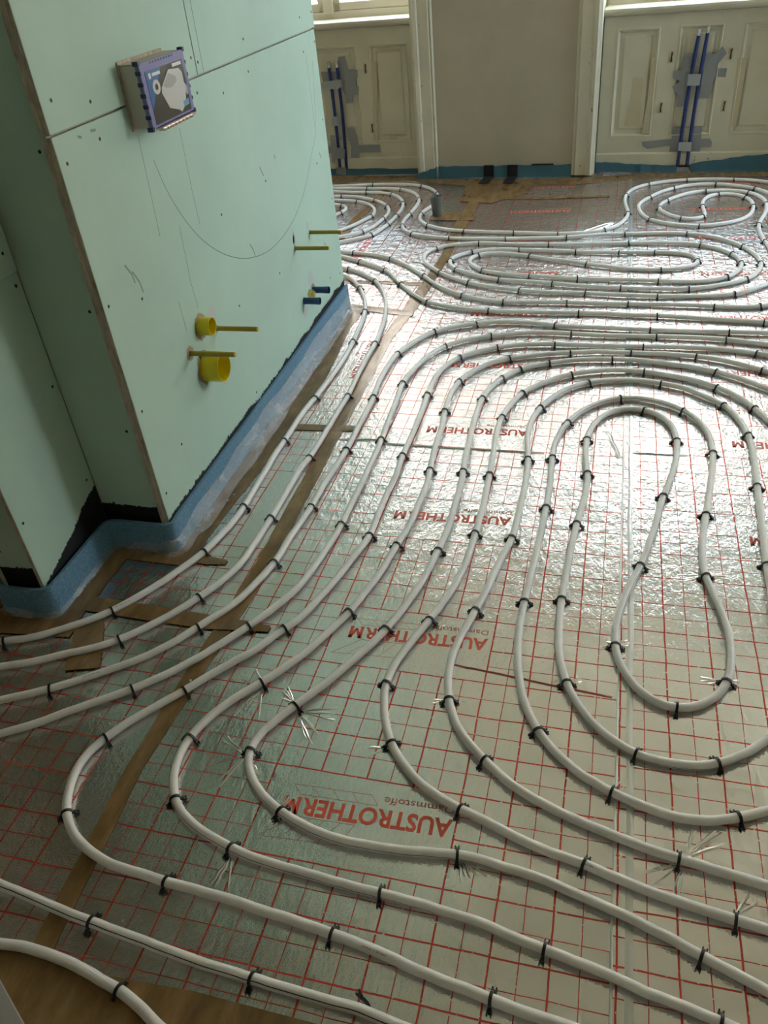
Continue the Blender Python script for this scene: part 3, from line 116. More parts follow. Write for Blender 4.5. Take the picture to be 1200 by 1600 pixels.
  pts=[1144,3160,1113,3136,1082,3111,1050,3086,1019,3061,987,3036,956,3012,925,2987,893,2962,862,2937,830,2912,815,2900,799,2888,783,2875,768,2863,752,2850,736,2838,721,2826,705,2813,690,2801,674,2788,658,2775,643,2763,628,2750,612,2737,597,2724,582,2711,568,2697,553,2683,538,2670,523,2657,508,2644,492,2633,475,2622,458,2612,439,2605,421,2598,401,2594,382,2591,362,2588,342,2586,322,2584,302,2582,282,2580,262,2579,242,2578,222,2577,202,2577,182,2576,162,2576,142,2576,122,2577,102,2577,82,2578,62,2579,42,2580,22,2581,2,2583,-17,2584,-37,2586,-57,2589,-77,2591,-97,2594,-116,2597,-136,2600,-156,2603,-176,2606,-196,2607,-216,2608,-236,2609,-256,2610,-276,2610,-296,2610,-316,2612,-336,2613,-356,2615,-375,2617,-395,2619,-415,2622,-435,2626,-454,2629,-474,2633,-493,2638,-513,2643,-532,2648,-551,2654,-570,2659,-589,2666,-608,2672,-627,2680,-645,2688,-663,2696,-681,2705,-699,2714,-716,2724,-733,2734,-750,2745,-767,2756,-784,2767,-800,2779,-816,2791,-831,2803,-846,2816,-861,2830,-875,2844,-888,2859,-902,2874,-915,2889,-927,2905,-939,2921,-951,2937,-962,2953,-973,2970,-984,2987,-993,3005,-1001,3023,-1007,3042,-1012,3061,-1016,3080,-1018,3100,-1018,3119,-1016,3139,-1012,3158,-1006,3176,-996,3193,-985,3209,-972,3223,-957,3236,-941,3247,-924,3256,-906,3263,-887,3269,-868,3274,-848,3279,-828,3283,-809,3287,-789,3290,-770,3292,-750,3293,-730,3293,-710,3291,-690,3290,-670,3287,-650,3285,-631,3283,-611,3281,-591,3279,-571,3277,-551,3275,-531,3274,-511,3272,-491,3271,-471,3270,-451,3269,-431,3268,-411,3267,-391,3266,-371,3266,-351,3265,-331,3264,-311,3264,-291,3264,-271,3264,-251,3264,-231,3265,-211,3267,-192,3268,-172,3270,-152,3271,-132,3272,-112,3273,-92,3274,-72,3275,-52,3275,-32,3276,-12,3276,8,3277,28,3277,48,3278,68,3278,88,3278,108,3278,128,3278,148,3278,168,3277,188,3276,208,3274,228,3272,248,3269,267,3266,287,3261,306,3256,325,3250,343,3242,361,3234,379,3225,396,3214,411,3202,426,3189,440,3175,453,3160,464,3144,475,3127,484,3110,492,3091,499,3073,504,3054,508,3034,511,3014,512,2995,512,2975,510,2955,507,2936,502,2917,495,2898,487,2880,478,2862,468,2845,456,2830,442,2815,428,2802,412,2791,394,2781,376,2773,358,2766,339,2761,319,2757,299,2754,280,2752,260,2751,240,2750,220,2751,200,2752,180,2754,160,2756,140,2758,120,2760,100,2762,80,2763,60,2765,41,2766,21,2767,1,2769,-19,2770,-39,2771,-59,2773,-79,2774,-99,2775,-119,2776,-139,2778,-159,2779,-179,2780,-199,2782,-219,2784,-238,2787,-258,2790,-278,2793,-298,2796,-318,2800,-337,2802,-357,2806,-377,2808,-397,2811,-416,2814,-436,2817,-456,2820,-476,2824,-495,2827,-515,2831,-535,2835,-554,2839,-574,2844,-593,2850,-611,2856,-630,2864,-648,2872,-665,2882,-681,2893,-697,2906,-711,2919,-724,2934,-736,2950,-747,2966,-756,2984,-762,3002,-766,3021,-767,3040,-765,3058,-758,3076,-748,3091,-735,3104,-720,3115,-702,3123,-684,3128,-664,3131,-644,3132,-625,3132,-605,3130,-585,3127,-566,3123,-546,3118,-527,3113,-508,3107,-489,3100,-471,3092,-453,3084,-435,3075,-417,3066,-399,3057,-381,3049,-362,3042,-344,3036,-325,3030,-306,3024,-287,3018,-268,3010,-250,3003,-231,2994,-213,2986,-195,2978,-176,2971,-158,2964,-139,2957,-120,2950,-101,2944,-82,2938,-63,2932,-44,2927,-24,2922,-5,2917,15,2913,34,2910,54,2906,74,2904,94,2902,114,2901,134,2901,154,2901,174,2903,193,2905,213,2909,232,2915,250,2922,267,2931,283,2942,297,2955,309,2970,317,2987,322,3006,324,3024,322,3043,317,3061,308,3078,297,3093,283,3106,267,3116,249,3124,230,3130,211,3134,191,3137,172,3139,152,3140,132,3140,112,3140,92,3140,72,3139,52,3138,32,3137,12,3136,-8,3136,-28,3136,-48,3136,-68,3136,-88,3137,-108,3139,-128,3140,-148,3142,-168,3144,-188,3146,-208,3148,-228,3150,-247,3153,-267,3156,-287,3159,-307,3162,-326,3165,-346,3168,-366,3171,-386,3174,-406,3176,-426,3178,-445,3179,-465,3180,-485,3182,-505,3183,-525,3185,-545,3187,-565,3189,-585,3192,-605,3193,-624,3194,-644,3194,-664,3193,-684,3190,-703,3186,-722,3181,-741,3175,-759,3167,-777,3158,-794,3147,-809,3135,-824,3122,-837,3108,-848,3092,-858,3075,-864,3057,-866,3038,-867,3019,-864,2999,-859,2980,-852,2962,-843,2944,-833,2928,-821,2912,-808,2897,-793,2884,-778,2871,-762,2860,-745,2848,-728,2838,-711,2828,-694,2818,-676,2808,-658,2799,-640,2790,-622,2782,-603,2775,-584,2769,-565,2764,-546,2759,-526,2755,-506,2752,-487,2749,-467,2746,-447,2742,-428,2739,-408,2735,-388,2731,-369,2727,-349,2723,-330,2718,-310,2714,-291,2710,-271,2706,-251,2702,-232,2699,-212,2695,-192,2692,-173,2689,-153,2686,-133,2683,-113,2681,-93,2678,-73,2676,-54,2674,-34,2672,-14,2670,6,2668,26,2666,46,2664,66,2662,86,2661,106,2660,126,2660,146,2659,166,2659,186,2659,206,2659,226,2660,246,2662,265,2664,285,2668,304,2673,323,2679,342,2686,361,2693,379,2701,397,2709,415,2717,433,2727,450,2736,467,2747,484,2758,499,2771,514,2784,527,2799,539,2814,550,2831,560,2848,568,2866,576,2885,582,2904,588,2923,592,2942,595,2962,597,2982,598,3001,598,3021,597,3041,594,3061,591,3080,586,3100,581,3119,575,3138,568,3157,561,3176,553,3194,544,3212,535,3229,524,3246,513,3262,500,3278,488,3293,474,3308,460,3322,445,3335,429,3347,413,3359,397,3370,380,3381,362,3390,344,3398,326,3406,307,3412,288,3417,268,3421,248,3425,229,3427,209,3429,189,3430,169,3431,149,3431,129,3430,109,3429,89,3428,69,3426,49,3424,29,3422,10,3420,-10,3418,-30,3416,-50,3414,-70,3413,-90,3411,-110,3409,-130,3407,-150,3404,-169,3401,-189,3398,-209,3394,-228,3391,-248,3387,-268,3383,-287,3380,-307,3377,-327,3374,-347,3372,-367,3371,-387,3370,-407,3369,-427,3368,-447,3367,-467,3366,-487,3365,-506,3364,-526,3362,-546,3361,-566,3360,-586,3359,-606,3358,-626,3358,-646,3358,-666,3359,-686,3360,-706,3362,-726,3364,-746,3365,-766,3367,-786,3368,-806,3370,-826,3370,-846,3372,-866,3373,-886,3374,-906,3376,-925,3378,-945,3381,-965,3385,-984,3389,-1004,3394,-1023,3399,-1042,3405,-1061,3411,-1080,3417,-1099,3424,-1117,3432,-1135,3441,-1152,3451,-1167,3462,-1181,3476,-1194,3490,-1206,3506,-1216,3523,-1226,3541,-1234,3559,-1241,3577,-1247,3596,-1252,3615,-1256,3635,-1259,3654,-1261,3674,-1262,3694,-1263,3714,-1263,3734,-1262,3754,-1260,3774,-1259,3794,-1257,3814,-1255,3834,-1253,3854,-1252,3874,-1251,3894,-1250,3913,-1249,3933,-1248,3953,-1248,3973,-1248,3993,-1249,4013,-1250,4033,-1251,4053,-1253,4073,-1255,4093,-1258,4112,-1262,4132,-1267,4151,-1273,4170,-1279,4189,-1286,4208,-1294,4226,-1303,4244,-1314,4261,-1325,4277,-1337,4292,-1351,4306,-1365,4320,-1381,4332,-1397,4342,-1414,4352,-1432,4360,-1451,4368,-1470,4374,-1488,4381,-1508,4386,-1527,4391,-1546,4396,-1566,4400,-1586,4403,-1605,4406,-1625,4409,-1645,4412,-1665,4414,-1685,4416,-1705,4417,-1725,4419,-1745,4420,-1764,4421,-1784,4422,-1804,4423,-1824,4424,-1844,4425,-1864,4426,-1884,4426,-1904,4427,-1924,4428,-1944,4429,-1964,4430,-1984,4431,-2004,4432,-2024,4433,-2044,4434,-2064,4435,-2084,4436,-2104,4437,-2124,4438,-2144,4439,-2164,4440,-2184,4442,-2204,4442,-2224,4444,-2244,4444,-2264,4446,-2284,4446],
  clips=[(448,2608,-2737),(132,2576,3124),(-176,2606,3042),(-474,2633,2925),(-725,2729,2607),(-888,2859,2309),(-979,3216,832),(-760,3293,45),(-391,3266,-39),(8,3277,23),(352,3238,-428),(484,3110,-1121),(512,2985,-1583),(435,2808,-2419),(140,2758,3038),(-219,2784,3017),(-446,2819,2984),(-681,2893,2509),(-735,3104,690),(-471,3092,-413),(-186,2975,-389),(154,2901,43),(323,3015,1485),(132,3140,3133),(-38,3136,3127),(-247,3153,3006),(-535,3186,3041),(-777,3158,-2622),(-867,3028,-1575),(-814,2904,-834),(-584,2769,-297),(-330,2718,-206),(-24,2671,-107),(265,2664,161),(514,2784,788),(597,2982,1499),(544,3212,2055),(297,3414,2875),(-10,3418,-3049),(-307,3377,-3010),(-626,3358,3136),(-935,3380,2991),(-1160,3456,2499),(-1250,3606,1827),(-1256,3824,1480),(-1262,4132,1791),(-1432,4360,2730),(-1675,4415,3047)]),
 dict(label='white heating pipe running round the outside of the far area along the window wall', short='outer far pipe by the windows', end='right end', stripe=None,
  pts=[1981,3805,1944,3821,1908,3836,1871,3852,1834,3868,1798,3884,1761,3900,1724,3916,1687,3932,1651,3948,1614,3964,1577,3980,1540,3996,1504,4011,1467,4027,1430,4043,1394,4059,1357,4075,1320,4091,1284,4107,1247,4123,1210,4139,1174,4154,1137,4170,1100,4186,1063,4202,1045,4210,1027,4218,1008,4226,990,4234,972,4242,953,4250,935,4258,917,4266,898,4274,880,4283,862,4291,844,4300,827,4309,809,4319,792,4329,775,4339,758,4350,741,4360,724,4370,706,4378,688,4386,669,4392,650,4398,631,4402,611,4407,592,4410,572,4414,552,4417,533,4420,513,4422,493,4424,473,4425,453,4426,433,4425,413,4425,393,4423,373,4422,353,4420,334,4418,314,4416,294,4413,274,4410,255,4407,235,4402,216,4397,198,4390,180,4382,162,4374,145,4364,128,4353,112,4341,96,4329,82,4316,68,4301,56,4286,45,4270,35,4253,26,4235,18,4217,11,4198,5,4180,0,4160,-4,4141,-8,4121,-11,4102,-13,4082,-14,4062,-15,4042,-15,4022,-15,4002,-14,3982,-13,3962,-11,3942,-9,3922,-7,3902,-5,3882,-2,3863,0,3843,2,3823,3,3803,4,3783,4,3763,2,3743,0,3724,-3,3704,-7,3684,-12,3665,-17,3646,-23,3627,-30,3608,-38,3590,-46,3572,-56,3555,-68,3539,-81,3524,-95,3510,-110,3498,-126,3487,-143,3477,-161,3468,-179,3460,-198,3454,-218,3449,-237,3446,-257,3442,-276,3440,-296,3438,-316,3436,-336,3436,-356,3436,-376,3436,-396,3437,-416,3438,-436,3440,-456,3442,-476,3445,-495,3448,-515,3451,-535,3454,-555,3457,-574,3460,-594,3463,-614,3466,-634,3468,-654,3471,-674,3473,-693,3475,-713,3477,-733,3479,-753,3481,-773,3484,-793,3486,-813,3488,-833,3490,-852,3493,-872,3496,-892,3500,-911,3504,-931,3509,-950,3514,-968,3521,-987,3529,-1004,3538,-1022,3548,-1038,3558,-1054,3570,-1070,3582,-1085,3595,-1099,3609,-1113,3624,-1125,3639,-1136,3656,-1146,3673,-1155,3690,-1164,3708,-1170,3727,-1176,3746,-1180,3765,-1183,3785,-1184,3805,-1184,3824,-1183,3844,-1180,3864,-1177,3884,-1173,3903,-1168,3922,-1163,3942,-1157,3961,-1151,3980,-1146,3999,-1141,4018,-1137,4038,-1134,4057,-1133,4077,-1134,4096,-1135,4116,-1138,4136,-1141,4156,-1145,4175,-1150,4194,-1156,4214,-1162,4233,-1168,4251,-1176,4270,-1184,4288,-1194,4305,-1204,4323,-1214,4339,-1226,4355,-1238,4371,-1252,4386,-1265,4400,-1280,4413,-1296,4426,-1312,4437,-1329,4447,-1346,4456,-1364,4464,-1383,4472,-1402,4478,-1421,4484,-1440,4488,-1460,4492,-1479,4496,-1499,4498,-1519,4500,-1539,4502,-1559,4504,-1579,4505,-1598,4506,-1618,4506,-1638,4505,-1658,4504,-1678,4503,-1698,4501,-1718,4498,-1738,4496,-1758,4494,-1778,4493,-1797,4492,-1817,4492,-1837,4492,-1857,4492,-1877,4492,-1897,4492,-1917,4492,-1937,4492,-1957,4492,-1977,4492,-1997,4492,-2017,4492,-2037,4492,-2057,4492,-2077,4492,-2097,4492,-2117,4492,-2137,4492,-2157,4492,-2177,4492,-2197,4492,-2217,4492,-2237,4492,-2257,4492,-2277,4492,-2297,4492,-2317,4491],
  clips=[(611,4407,2941),(344,4419,-3041),(120,4347,-2520),(-8,4121,-1728),(4,3773,-1587),(-118,3492,-2532),(-356,3436,3135),(-594,3463,3000),(-872,3496,2973),(-1099,3609,2337),(-1184,3824,1536),(-1168,4251,1941),(-1304,4431,2533),(-1658,4504,-3075),(-1957,4492,3141)]),
 dict(label='white heating pipe wound in a far spiral below the right window', short='far right spiral pipe', end='right end', stripe=None,
  pts=[1216,3470,1193,3502,1169,3535,1146,3567,1122,3600,1099,3632,1076,3665,1052,3697,1029,3730,1006,3762,982,3795,959,3827,936,3860,924,3876,912,3892,900,3908,889,3924,877,3941,866,3957,854,3973,842,3990,831,4006,820,4022,808,4039,797,4055,786,4072,776,4089,765,4106,756,4124,746,4141,735,4158,725,4175,713,4191,701,4206,687,4221,673,4234,657,4246,641,4258,624,4268,607,4278,589,4286,571,4294,552,4300,533,4306,514,4310,494,4313,474,4315,454,4316,435,4315,415,4314,395,4311,376,4307,357,4302,339,4295,321,4287,304,4277,287,4267,270,4256,254,4244,239,4231,224,4218,210,4204,197,4190,184,4174,173,4158,162,4141,152,4124,142,4106,133,4089,123,4071,114,4054,104,4036,95,4018,87,4000,80,3982,73,3963,68,3944,64,3925,62,3905,61,3885,61,3865,62,3846,65,3826,68,3806,72,3786,76,3767,81,3748,87,3729,93,3710,101,3692,110,3674,121,3658,133,3643,147,3629,162,3616,178,3604,194,3593,211,3582,228,3572,246,3564,264,3556,283,3549,302,3544,322,3540,341,3538,361,3538,380,3540,400,3543,419,3548,438,3554,456,3561,475,3569,493,3578,510,3588,527,3598,543,3610,558,3622,573,3635,586,3650,598,3665,609,3682,619,3699,627,3717,634,3736,640,3755,645,3774,650,3793,653,3813,656,3833,659,3852,660,3872,661,3892,662,3912,661,3932,660,3952,657,3971,653,3991,648,4010,640,4028,632,4045,621,4062,609,4077,596,4089,580,4100,563,4107,545,4111,527,4111,509,4108,492,4102,476,4093,462,4081,449,4066,439,4050,430,4033,422,4015,416,3996,411,3977,407,3958,404,3938,403,3918,402,3898,401,3878,402,3858,402,3838,403,3818,403,3798,404,3778,404,3759,403,3739,399,3721,393,3704,384,3688,372,3675,357,3666,340,3660,322,3658,305,3661,288,3667,272,3677,257,3689,244,3704,232,3719,220,3735,210,3752,200,3769,192,3787,185,3806,179,3825,176,3844,174,3863,174,3883,176,3902,180,3921,186,3940,193,3959,201,3977,211,3994,221,4011,233,4027,245,4043,258,4058,271,4073,285,4087,299,4101,314,4114,329,4127,346,4138,362,4148,380,4157,398,4164,417,4170,436,4174,456,4178,476,4180,496,4182,515,4182,535,4182,555,4180,574,4177,593,4172,611,4165,628,4156,644,4145,658,4132,671,4118,683,4102,693,4086,702,4068,709,4050,716,4031,721,4012,725,3992,728,3973,730,3953,731,3933,731,3914,730,3894,728,3874,726,3854,724,3834,720,3814,717,3795,713,3775,709,3755,704,3736,699,3717,694,3698,688,3678,682,3659,676,3640,671,3621,666,3602,661,3582,656,3563,653,3543,650,3523,647,3504,646,3484,644,3464,644,3444,644,3424,644,3404,644,3384,645,3364,646,3344,648,3324,650,3304,652,3284,654,3264,656,3244,658,3225,659,3205,661,3185,662,3165,663,3145,664,3125,666,3105,667,3085,668,3065,669,3045,670,3025,672,3005,673,2985,674,2965,675,2945,677,2905,679,2865,682,2825],
  clips=[(707,4199,2255),(504,4312,2987),(262,4250,-2506),(123,4071,-2070),(121,3658,-933),(361,3538,34),(660,3862,1488),(640,4028,1985),(500,4106,-2793),(401,3878,-1574),(389,3696,-2119),(280,3672,2591),(174,3863,1612),(216,4003,1012),(436,4174,207),(665,4125,-834),(731,3904,-1621),(653,3543,-1741),(652,3284,-1468)]),
 dict(label='white heating pipe behind the green box, third row from the window wall', short='third row pipe behind the box', end='far end', stripe=None,
  pts=[-2331,4402,-2312,4400,-2292,4398,-2272,4395,-2252,4393,-2232,4391,-2212,4388,-2192,4386,-2172,4384,-2152,4382,-2133,4380,-2113,4377,-2093,4375,-2073,4373,-2053,4370,-2033,4368,-2014,4366,-1994,4363,-1974,4361,-1954,4358,-1934,4356,-1914,4354,-1894,4351,-1875,4348,-1855,4345,-1835,4342,-1815,4340,-1795,4337,-1776,4334,-1756,4332,-1736,4330,-1716,4329,-1696,4327,-1676,4324,-1656,4322,-1637,4319,-1617,4315,-1598,4311,-1578,4306,-1559,4300,-1541,4293,-1522,4286,-1504,4277,-1488,4267,-1471,4256,-1456,4244,-1442,4230,-1429,4215,-1416,4200,-1405,4184,-1395,4167,-1385,4149,-1376,4131,-1368,4113,-1361,4095,-1354,4076,-1349,4057,-1344,4037,-1340,4018,-1337,3998,-1334,3978,-1332,3959,-1330,3939,-1329,3919,-1329,3899,-1328,3879,-1328,3859,-1329,3839,-1329,3819,-1330,3799,-1331,3779,-1332,3759,-1334,3739,-1335,3719,-1337,3699,-1339,3679,-1342,3660,-1345,3640,-1348,3620,-1352,3600,-1356,3581,-1361,3561,-1365,3542,-1370,3522,-1375,3503,-1381,3484,-1388,3466,-1398,3449,-1409,3434,-1422,3419,-1436,3406,-1451,3393,-1467,3381,-1484,3369,-1500,3358,-1517,3347,-1534,3336,-1550,3325,-1567,3314,-1584,3303,-1600,3292,-1617,3280,-1633,3269],
  clips=[(-1656,4322,-145),(-1464,4250,-682),(-1349,4057,-1306),(-1330,3799,-1615),(-1346,3630,-1742),(-1398,3449,-2123)]),
 dict(label='white heating pipe behind the green box, fourth row from the window wall', short='fourth row pipe behind the box', end='far end', stripe=None,
  pts=[-2296,4318,-2277,4315,-2257,4312,-2237,4308,-2218,4305,-2198,4301,-2178,4298,-2158,4294,-2139,4291,-2119,4287,-2099,4284,-2080,4281,-2060,4277,-2040,4274,-2020,4270,-2001,4267,-1981,4264,-1961,4261,-1942,4257,-1922,4254,-1902,4251,-1882,4248,-1862,4246,-1842,4243,-1823,4241,-1803,4238,-1783,4235,-1764,4232,-1744,4228,-1725,4223,-1706,4217,-1687,4211,-1668,4203,-1650,4195,-1633,4186,-1615,4176,-1598,4166,-1581,4156,-1565,4144,-1549,4132,-1533,4120,-1518,4107,-1504,4093,-1490,4078,-1478,4063,-1466,4047,-1455,4031,-1445,4014,-1435,3996,-1427,3978,-1420,3960,-1413,3941,-1407,3922,-1402,3902,-1398,3883,-1395,3863,-1393,3844,-1393,3824,-1393,3804,-1395,3784,-1397,3765,-1400,3745,-1403,3725,-1405,3705,-1408,3685,-1410,3666,-1414,3646,-1417,3626,-1422,3607,-1427,3588,-1434,3569,-1441,3551,-1450,3533,-1460,3516,-1471,3500,-1484,3485,-1498,3471,-1513,3458,-1529,3446,-1545,3434,-1561,3423,-1578,3411,-1594,3399,-1609,3387,-1625,3374,-1640,3361,-1648,3355],
  clips=[(-1803,4238,-137),(-1549,4132,-655),(-1435,3996,-1114),(-1400,3745,-1709),(-1466,3508,-2189)]),
 dict(label='white heating pipe behind the green box, fifth row from the window wall', short='fifth row pipe behind the box', end='far end', stripe=None,
  pts=[-2267,4246,-2247,4242,-2228,4238,-2208,4234,-2188,4230,-2169,4226,-2149,4222,-2130,4218,-2110,4214,-2090,4210,-2071,4206,-2051,4202,-2032,4198,-2012,4194,-1992,4190,-1973,4186,-1953,4181,-1934,4177,-1914,4173,-1895,4169,-1875,4165,-1855,4161,-1836,4158,-1816,4154,-1796,4150,-1777,4147,-1757,4143,-1738,4139,-1718,4134,-1699,4129,-1680,4123,-1662,4115,-1645,4106,-1628,4095,-1612,4083,-1597,4071,-1583,4057,-1569,4043,-1556,4028,-1544,4012,-1533,3995,-1523,3978,-1514,3961,-1506,3942,-1499,3924,-1494,3905,-1489,3886,-1486,3866,-1484,3847,-1485,3827,-1487,3808,-1492,3789,-1498,3770,-1505,3752,-1512,3733,-1519,3715,-1526,3696,-1533,3677,-1540,3659,-1548,3640,-1556,3622,-1566,3604,-1575,3587,-1584,3569,-1594,3552,-1603,3534,-1612,3516,-1621,3498,-1629,3480,-1637,3462,-1641,3452],
  clips=[(-1662,4115,-447),(-1489,3798,-1798)]),
 dict(label='short loop of white heating pipe innermost beside the far edge of the green box', short='innermost pipe loop beside the box', end='far end', stripe=None,
  pts=[-2110,4167,-2092,4159,-2074,4151,-2055,4143,-2037,4136,-2018,4128,-2000,4120,-1981,4113,-1963,4105,-1944,4098,-1926,4091,-1907,4084,-1888,4077,-1869,4071,-1850,4066,-1831,4061,-1811,4057,-1792,4053,-1774,4048,-1756,4041,-1740,4032,-1726,4020,-1714,4006,-1704,3990,-1698,3973,-1694,3955,-1694,3936,-1696,3917,-1701,3899,-1708,3880,-1715,3862,-1723,3844,-1731,3825,-1738,3807,-1746,3788,-1754,3770,-1762,3752,-1770,3733,-1774,3724],
  clips=[(-1740,4032,-597),(-1708,3880,-1935)]),
]
# ------------------------------------------------------------------ materials
def mat(name, color=(.8, .8, .8), rough=.6, metal=0., spec=.5, build=None, **kw):
    m = bpy.data.materials.new(name); m.use_nodes = True
    n = m.node_tree.nodes; b = n['Principled BSDF']
    b.inputs['Base Color'].default_value = (*color, 1); b.inputs['Roughness'].default_value = rough
    b.inputs['Metallic'].default_value = metal; b.inputs['Specular IOR Level'].default_value = spec
    for k, v in kw.items(): b.inputs[k.replace('_', ' ')].default_value = v
    if build: build(m.node_tree, b)
    return m
class G:
    """tiny node-graph helper"""
    def __init__(s, t): s.t = t
    def new(s, ty, **kw):
        n = s.t.nodes.new(ty)
        for k, v in kw.items(): setattr(n, k, v)
        return n
    def put(s, sock, v):
        if hasattr(v, 'links') or hasattr(v, 'is_linked'): s.t.links.new(v, sock)
        else: sock.default_value = v
    def math(s, op, a, b=0., c=0., clamp=False):
        n = s.new('ShaderNodeMath', operation=op); n.use_clamp = clamp
        s.put(n.inputs[0], a); s.put(n.inputs[1], b); s.put(n.inputs[2], c); return n.outputs[0]
    def coords(s, scale=None):
        o = s.new('ShaderNodeTexCoord').outputs['Object']
        if scale:
            mp = s.new('ShaderNodeMapping'); mp.inputs['Scale'].default_value = scale; s.t.links.new(o, mp.inputs[0]); o = mp.outputs[0]
        return o
    def xyz(s, v):
        n = s.new('ShaderNodeSeparateXYZ'); s.t.links.new(v, n.inputs[0]); return n.outputs
    def noise(s, v, scale, detail=2, rough=.5):
        n = s.new('ShaderNodeTexNoise'); n.inputs['Scale'].default_value = scale; n.inputs['Detail'].default_value = detail
        n.inputs['Roughness'].default_value = rough; s.t.links.new(v, n.inputs['Vector']); return n.outputs['Fac']
    def ramp(s, f, stops):
        n = s.new('ShaderNodeValToRGB'); s.t.links.new(f, n.inputs[0]); e = n.color_ramp.elements
        while len(e) < len(stops): e.new(.5)
        for i, (p, c) in enumerate(stops): e[i].position = p; e[i].color = (*c, 1)
        return n.outputs[0]
    def mix(s, f, a, b):
        n = s.new('ShaderNodeMix', data_type='RGBA'); s.put(n.inputs[0], f)
        for sock, v in ((n.inputs[6], a), (n.inputs[7], b)):
            s.put(sock, v if not isinstance(v, tuple) else (*v, 1) if len(v) == 3 else v)
        return n.outputs[2]
    def bump(s, b, h, strength, dist=.001, prev=None):
        n = s.new('ShaderNodeBump'); n.inputs['Strength'].default_value = strength; n.inputs['Distance'].default_value = dist
        s.t.links.new(h, n.inputs['Height'])
        if prev is not None: s.t.links.new(prev, n.inputs['Normal'])
        s.t.links.new(n.outputs[0], b.inputs['Normal']); return n.outputs[0]

def foil_build(block, fine=1.0):
    """red 5 cm / 10 cm print on aluminium foil; block = (x0, x1, y0, y1, period, ymin): blank print fields"""
    def f(t, b):
        g = G(t); c = g.coords(); x, y, z = g.xyz(c)
        def line(v, per, wd):
            a = g.math('DIVIDE', v, per); a = g.math('ADD', a, 100.5); a = g.math('FRACT', a); a = g.math('SUBTRACT', a, .5)
            a = g.math('ABSOLUTE', a); a = g.math('MULTIPLY', a, per); return g.math('LESS_THAN', a, wd)
        # print wobbles slightly because the foil is wrinkled
        wob = g.math('MULTIPLY', g.math('SUBTRACT', g.noise(c, 9, 3), .5), .006)
        xw = g.math('ADD', x, wob); yw = g.math('ADD', y, wob)
        V = g.math('MAXIMUM', line(xw, .1, .0018), line(xw, .05, .0009)); H = g.math('MAXIMUM', line(yw, .1, .0017), line(yw, .05, .0009))
        L = g.math('MAXIMUM', V, H)
        x0, x1, y0, y1, per, ymin = block
        yf = g.math('MULTIPLY', g.math('FRACT', g.math('ADD', g.math('DIVIDE', g.math('SUBTRACT', y, y0), per), 100.)), per)
        e = .002
        inx = g.math('MULTIPLY', g.math('GREATER_THAN', x, x0+e), g.math('LESS_THAN', x, x1-e))
        iny = g.math('MULTIPLY', g.math('GREATER_THAN', yf, e), g.math('LESS_THAN', yf, y1-y0-e))
        inn = g.math('MULTIPLY', g.math('MULTIPLY', inx, iny), g.math('GREATER_THAN', y, ymin))
        L = g.math('MULTIPLY', L, g.math('SUBTRACT', 1., inn))
        # worn print
        wear = g.math('GREATER_THAN', g.noise(c, 120, 2), .36); L = g.math('MULTIPLY', L, wear)
        tone = g.ramp(g.noise(c, 3.0, 4), [(0.3, (.62, .62, .595)), (.7, (.76, .76, .735))])
        col = g.mix(L, tone, (.62, .07, .045))
        t.links.new(col, b.inputs['Base Color'])
        t.links.new(g.math('MULTIPLY', g.math('SUBTRACT', 1., g.math('MULTIPLY', L, .75)), .93), b.inputs['Metallic'])
        r = g.math('MULTIPLY_ADD', g.noise(c, 14, 4), .13, .015); t.links.new(r, b.inputs['Roughness'])
        n1 = g.noise(g.coords((1, 1, 1)), 5.0, 3, .5)
        p = g.bump(b, n1, .6, .009)
        n2 = g.noise(g.coords((1.0, .45, 1)), 95, 4, .6)
        # the foil is more crumpled towards the middle of the room where people walked
        amp = g.math('MULTIPLY_ADD', y, .55, .25, clamp=False); amp = g.math('MINIMUM', g.math('MAXIMUM', amp, .45), 1.15)
        n2 = g.math('MULTIPLY', n2, amp)
        n4 = g.math('MULTIPLY', g.noise(g.coords((1.0, .6, 1)), 38, 3, .55), g.math('SUBTRACT', amp, .40))
        p = g.bump(b, n4, .9, .0085, p)
        p = g.bump(b, n2, 1.0*fine, .0036, p)
        n3 = g.noise(g.coords((.35, 1.0, 1)), 330, 2, .5)
        g.bump(b, n3, .5*fine, .0006, p)
    return f
M = {}
M['foil_mid'] = mat('foil_mid', build=foil_build((.1, .5, -.1, .1, .5, -9)))
M['foil_right'] = mat('foil_right', build=foil_build((.3, .7, -.2, 0., .5, .75)))
M['foil_left'] = mat('foil_left', build=foil_build((0., .4, -.2, .2, 1.0, -9)))
def film_over(t, b):
    g = G(t); c = g.coords((1, .5, 1)); g.bump(b, g.noise(c, 120, 4, .6), .5, .002)
M['foil_plain'] = mat('foil_plain', (.60, .62, .60), .3, .9, build=film_over)
M['foil_wrinkle'] = mat('foil_wrinkle', (.72, .72, .70), .14, .95, build=film_over)
M['red_print'] = mat('red_print', (.78, .12, .07), .4)
M['red_print_faint'] = mat('red_print_faint', (.52, .16, .12), .4)
def tape_b(t, b):
    g = G(t); c = g.coords(); f = g.noise(g.coords((1, .35, 1)), 22, 5, .6)
    t.links.new(g.ramp(f, [(.3, (.17, .098, .038)), (.55, (.27, .165, .068)), (.75, (.36, .235, .11))]), b.inputs['Base Color'])
    g.bump(b, g.noise(g.coords((1, .3, 1)), 60, 4), .55, .002)
M['tape'] = mat('brown_tape', (.3, .18, .08), .22, 0, .6, build=tape_b)
def pipe_b(t, b):
    g = G(t); t.links.new(g.ramp(g.noise(g.coords(), 40, 3), [(.3, (.85, .845, .82)), (.7, (.92, .915, .895))]), b.inputs['Base Color'])
M['pipe'] = mat('white_pipe', (.75, .745, .72), .33, 0, .5, build=pipe_b, Subsurface_Weight=.5, Subsurface_Radius=(1., .95, .85), Subsurface_Scale=.012)
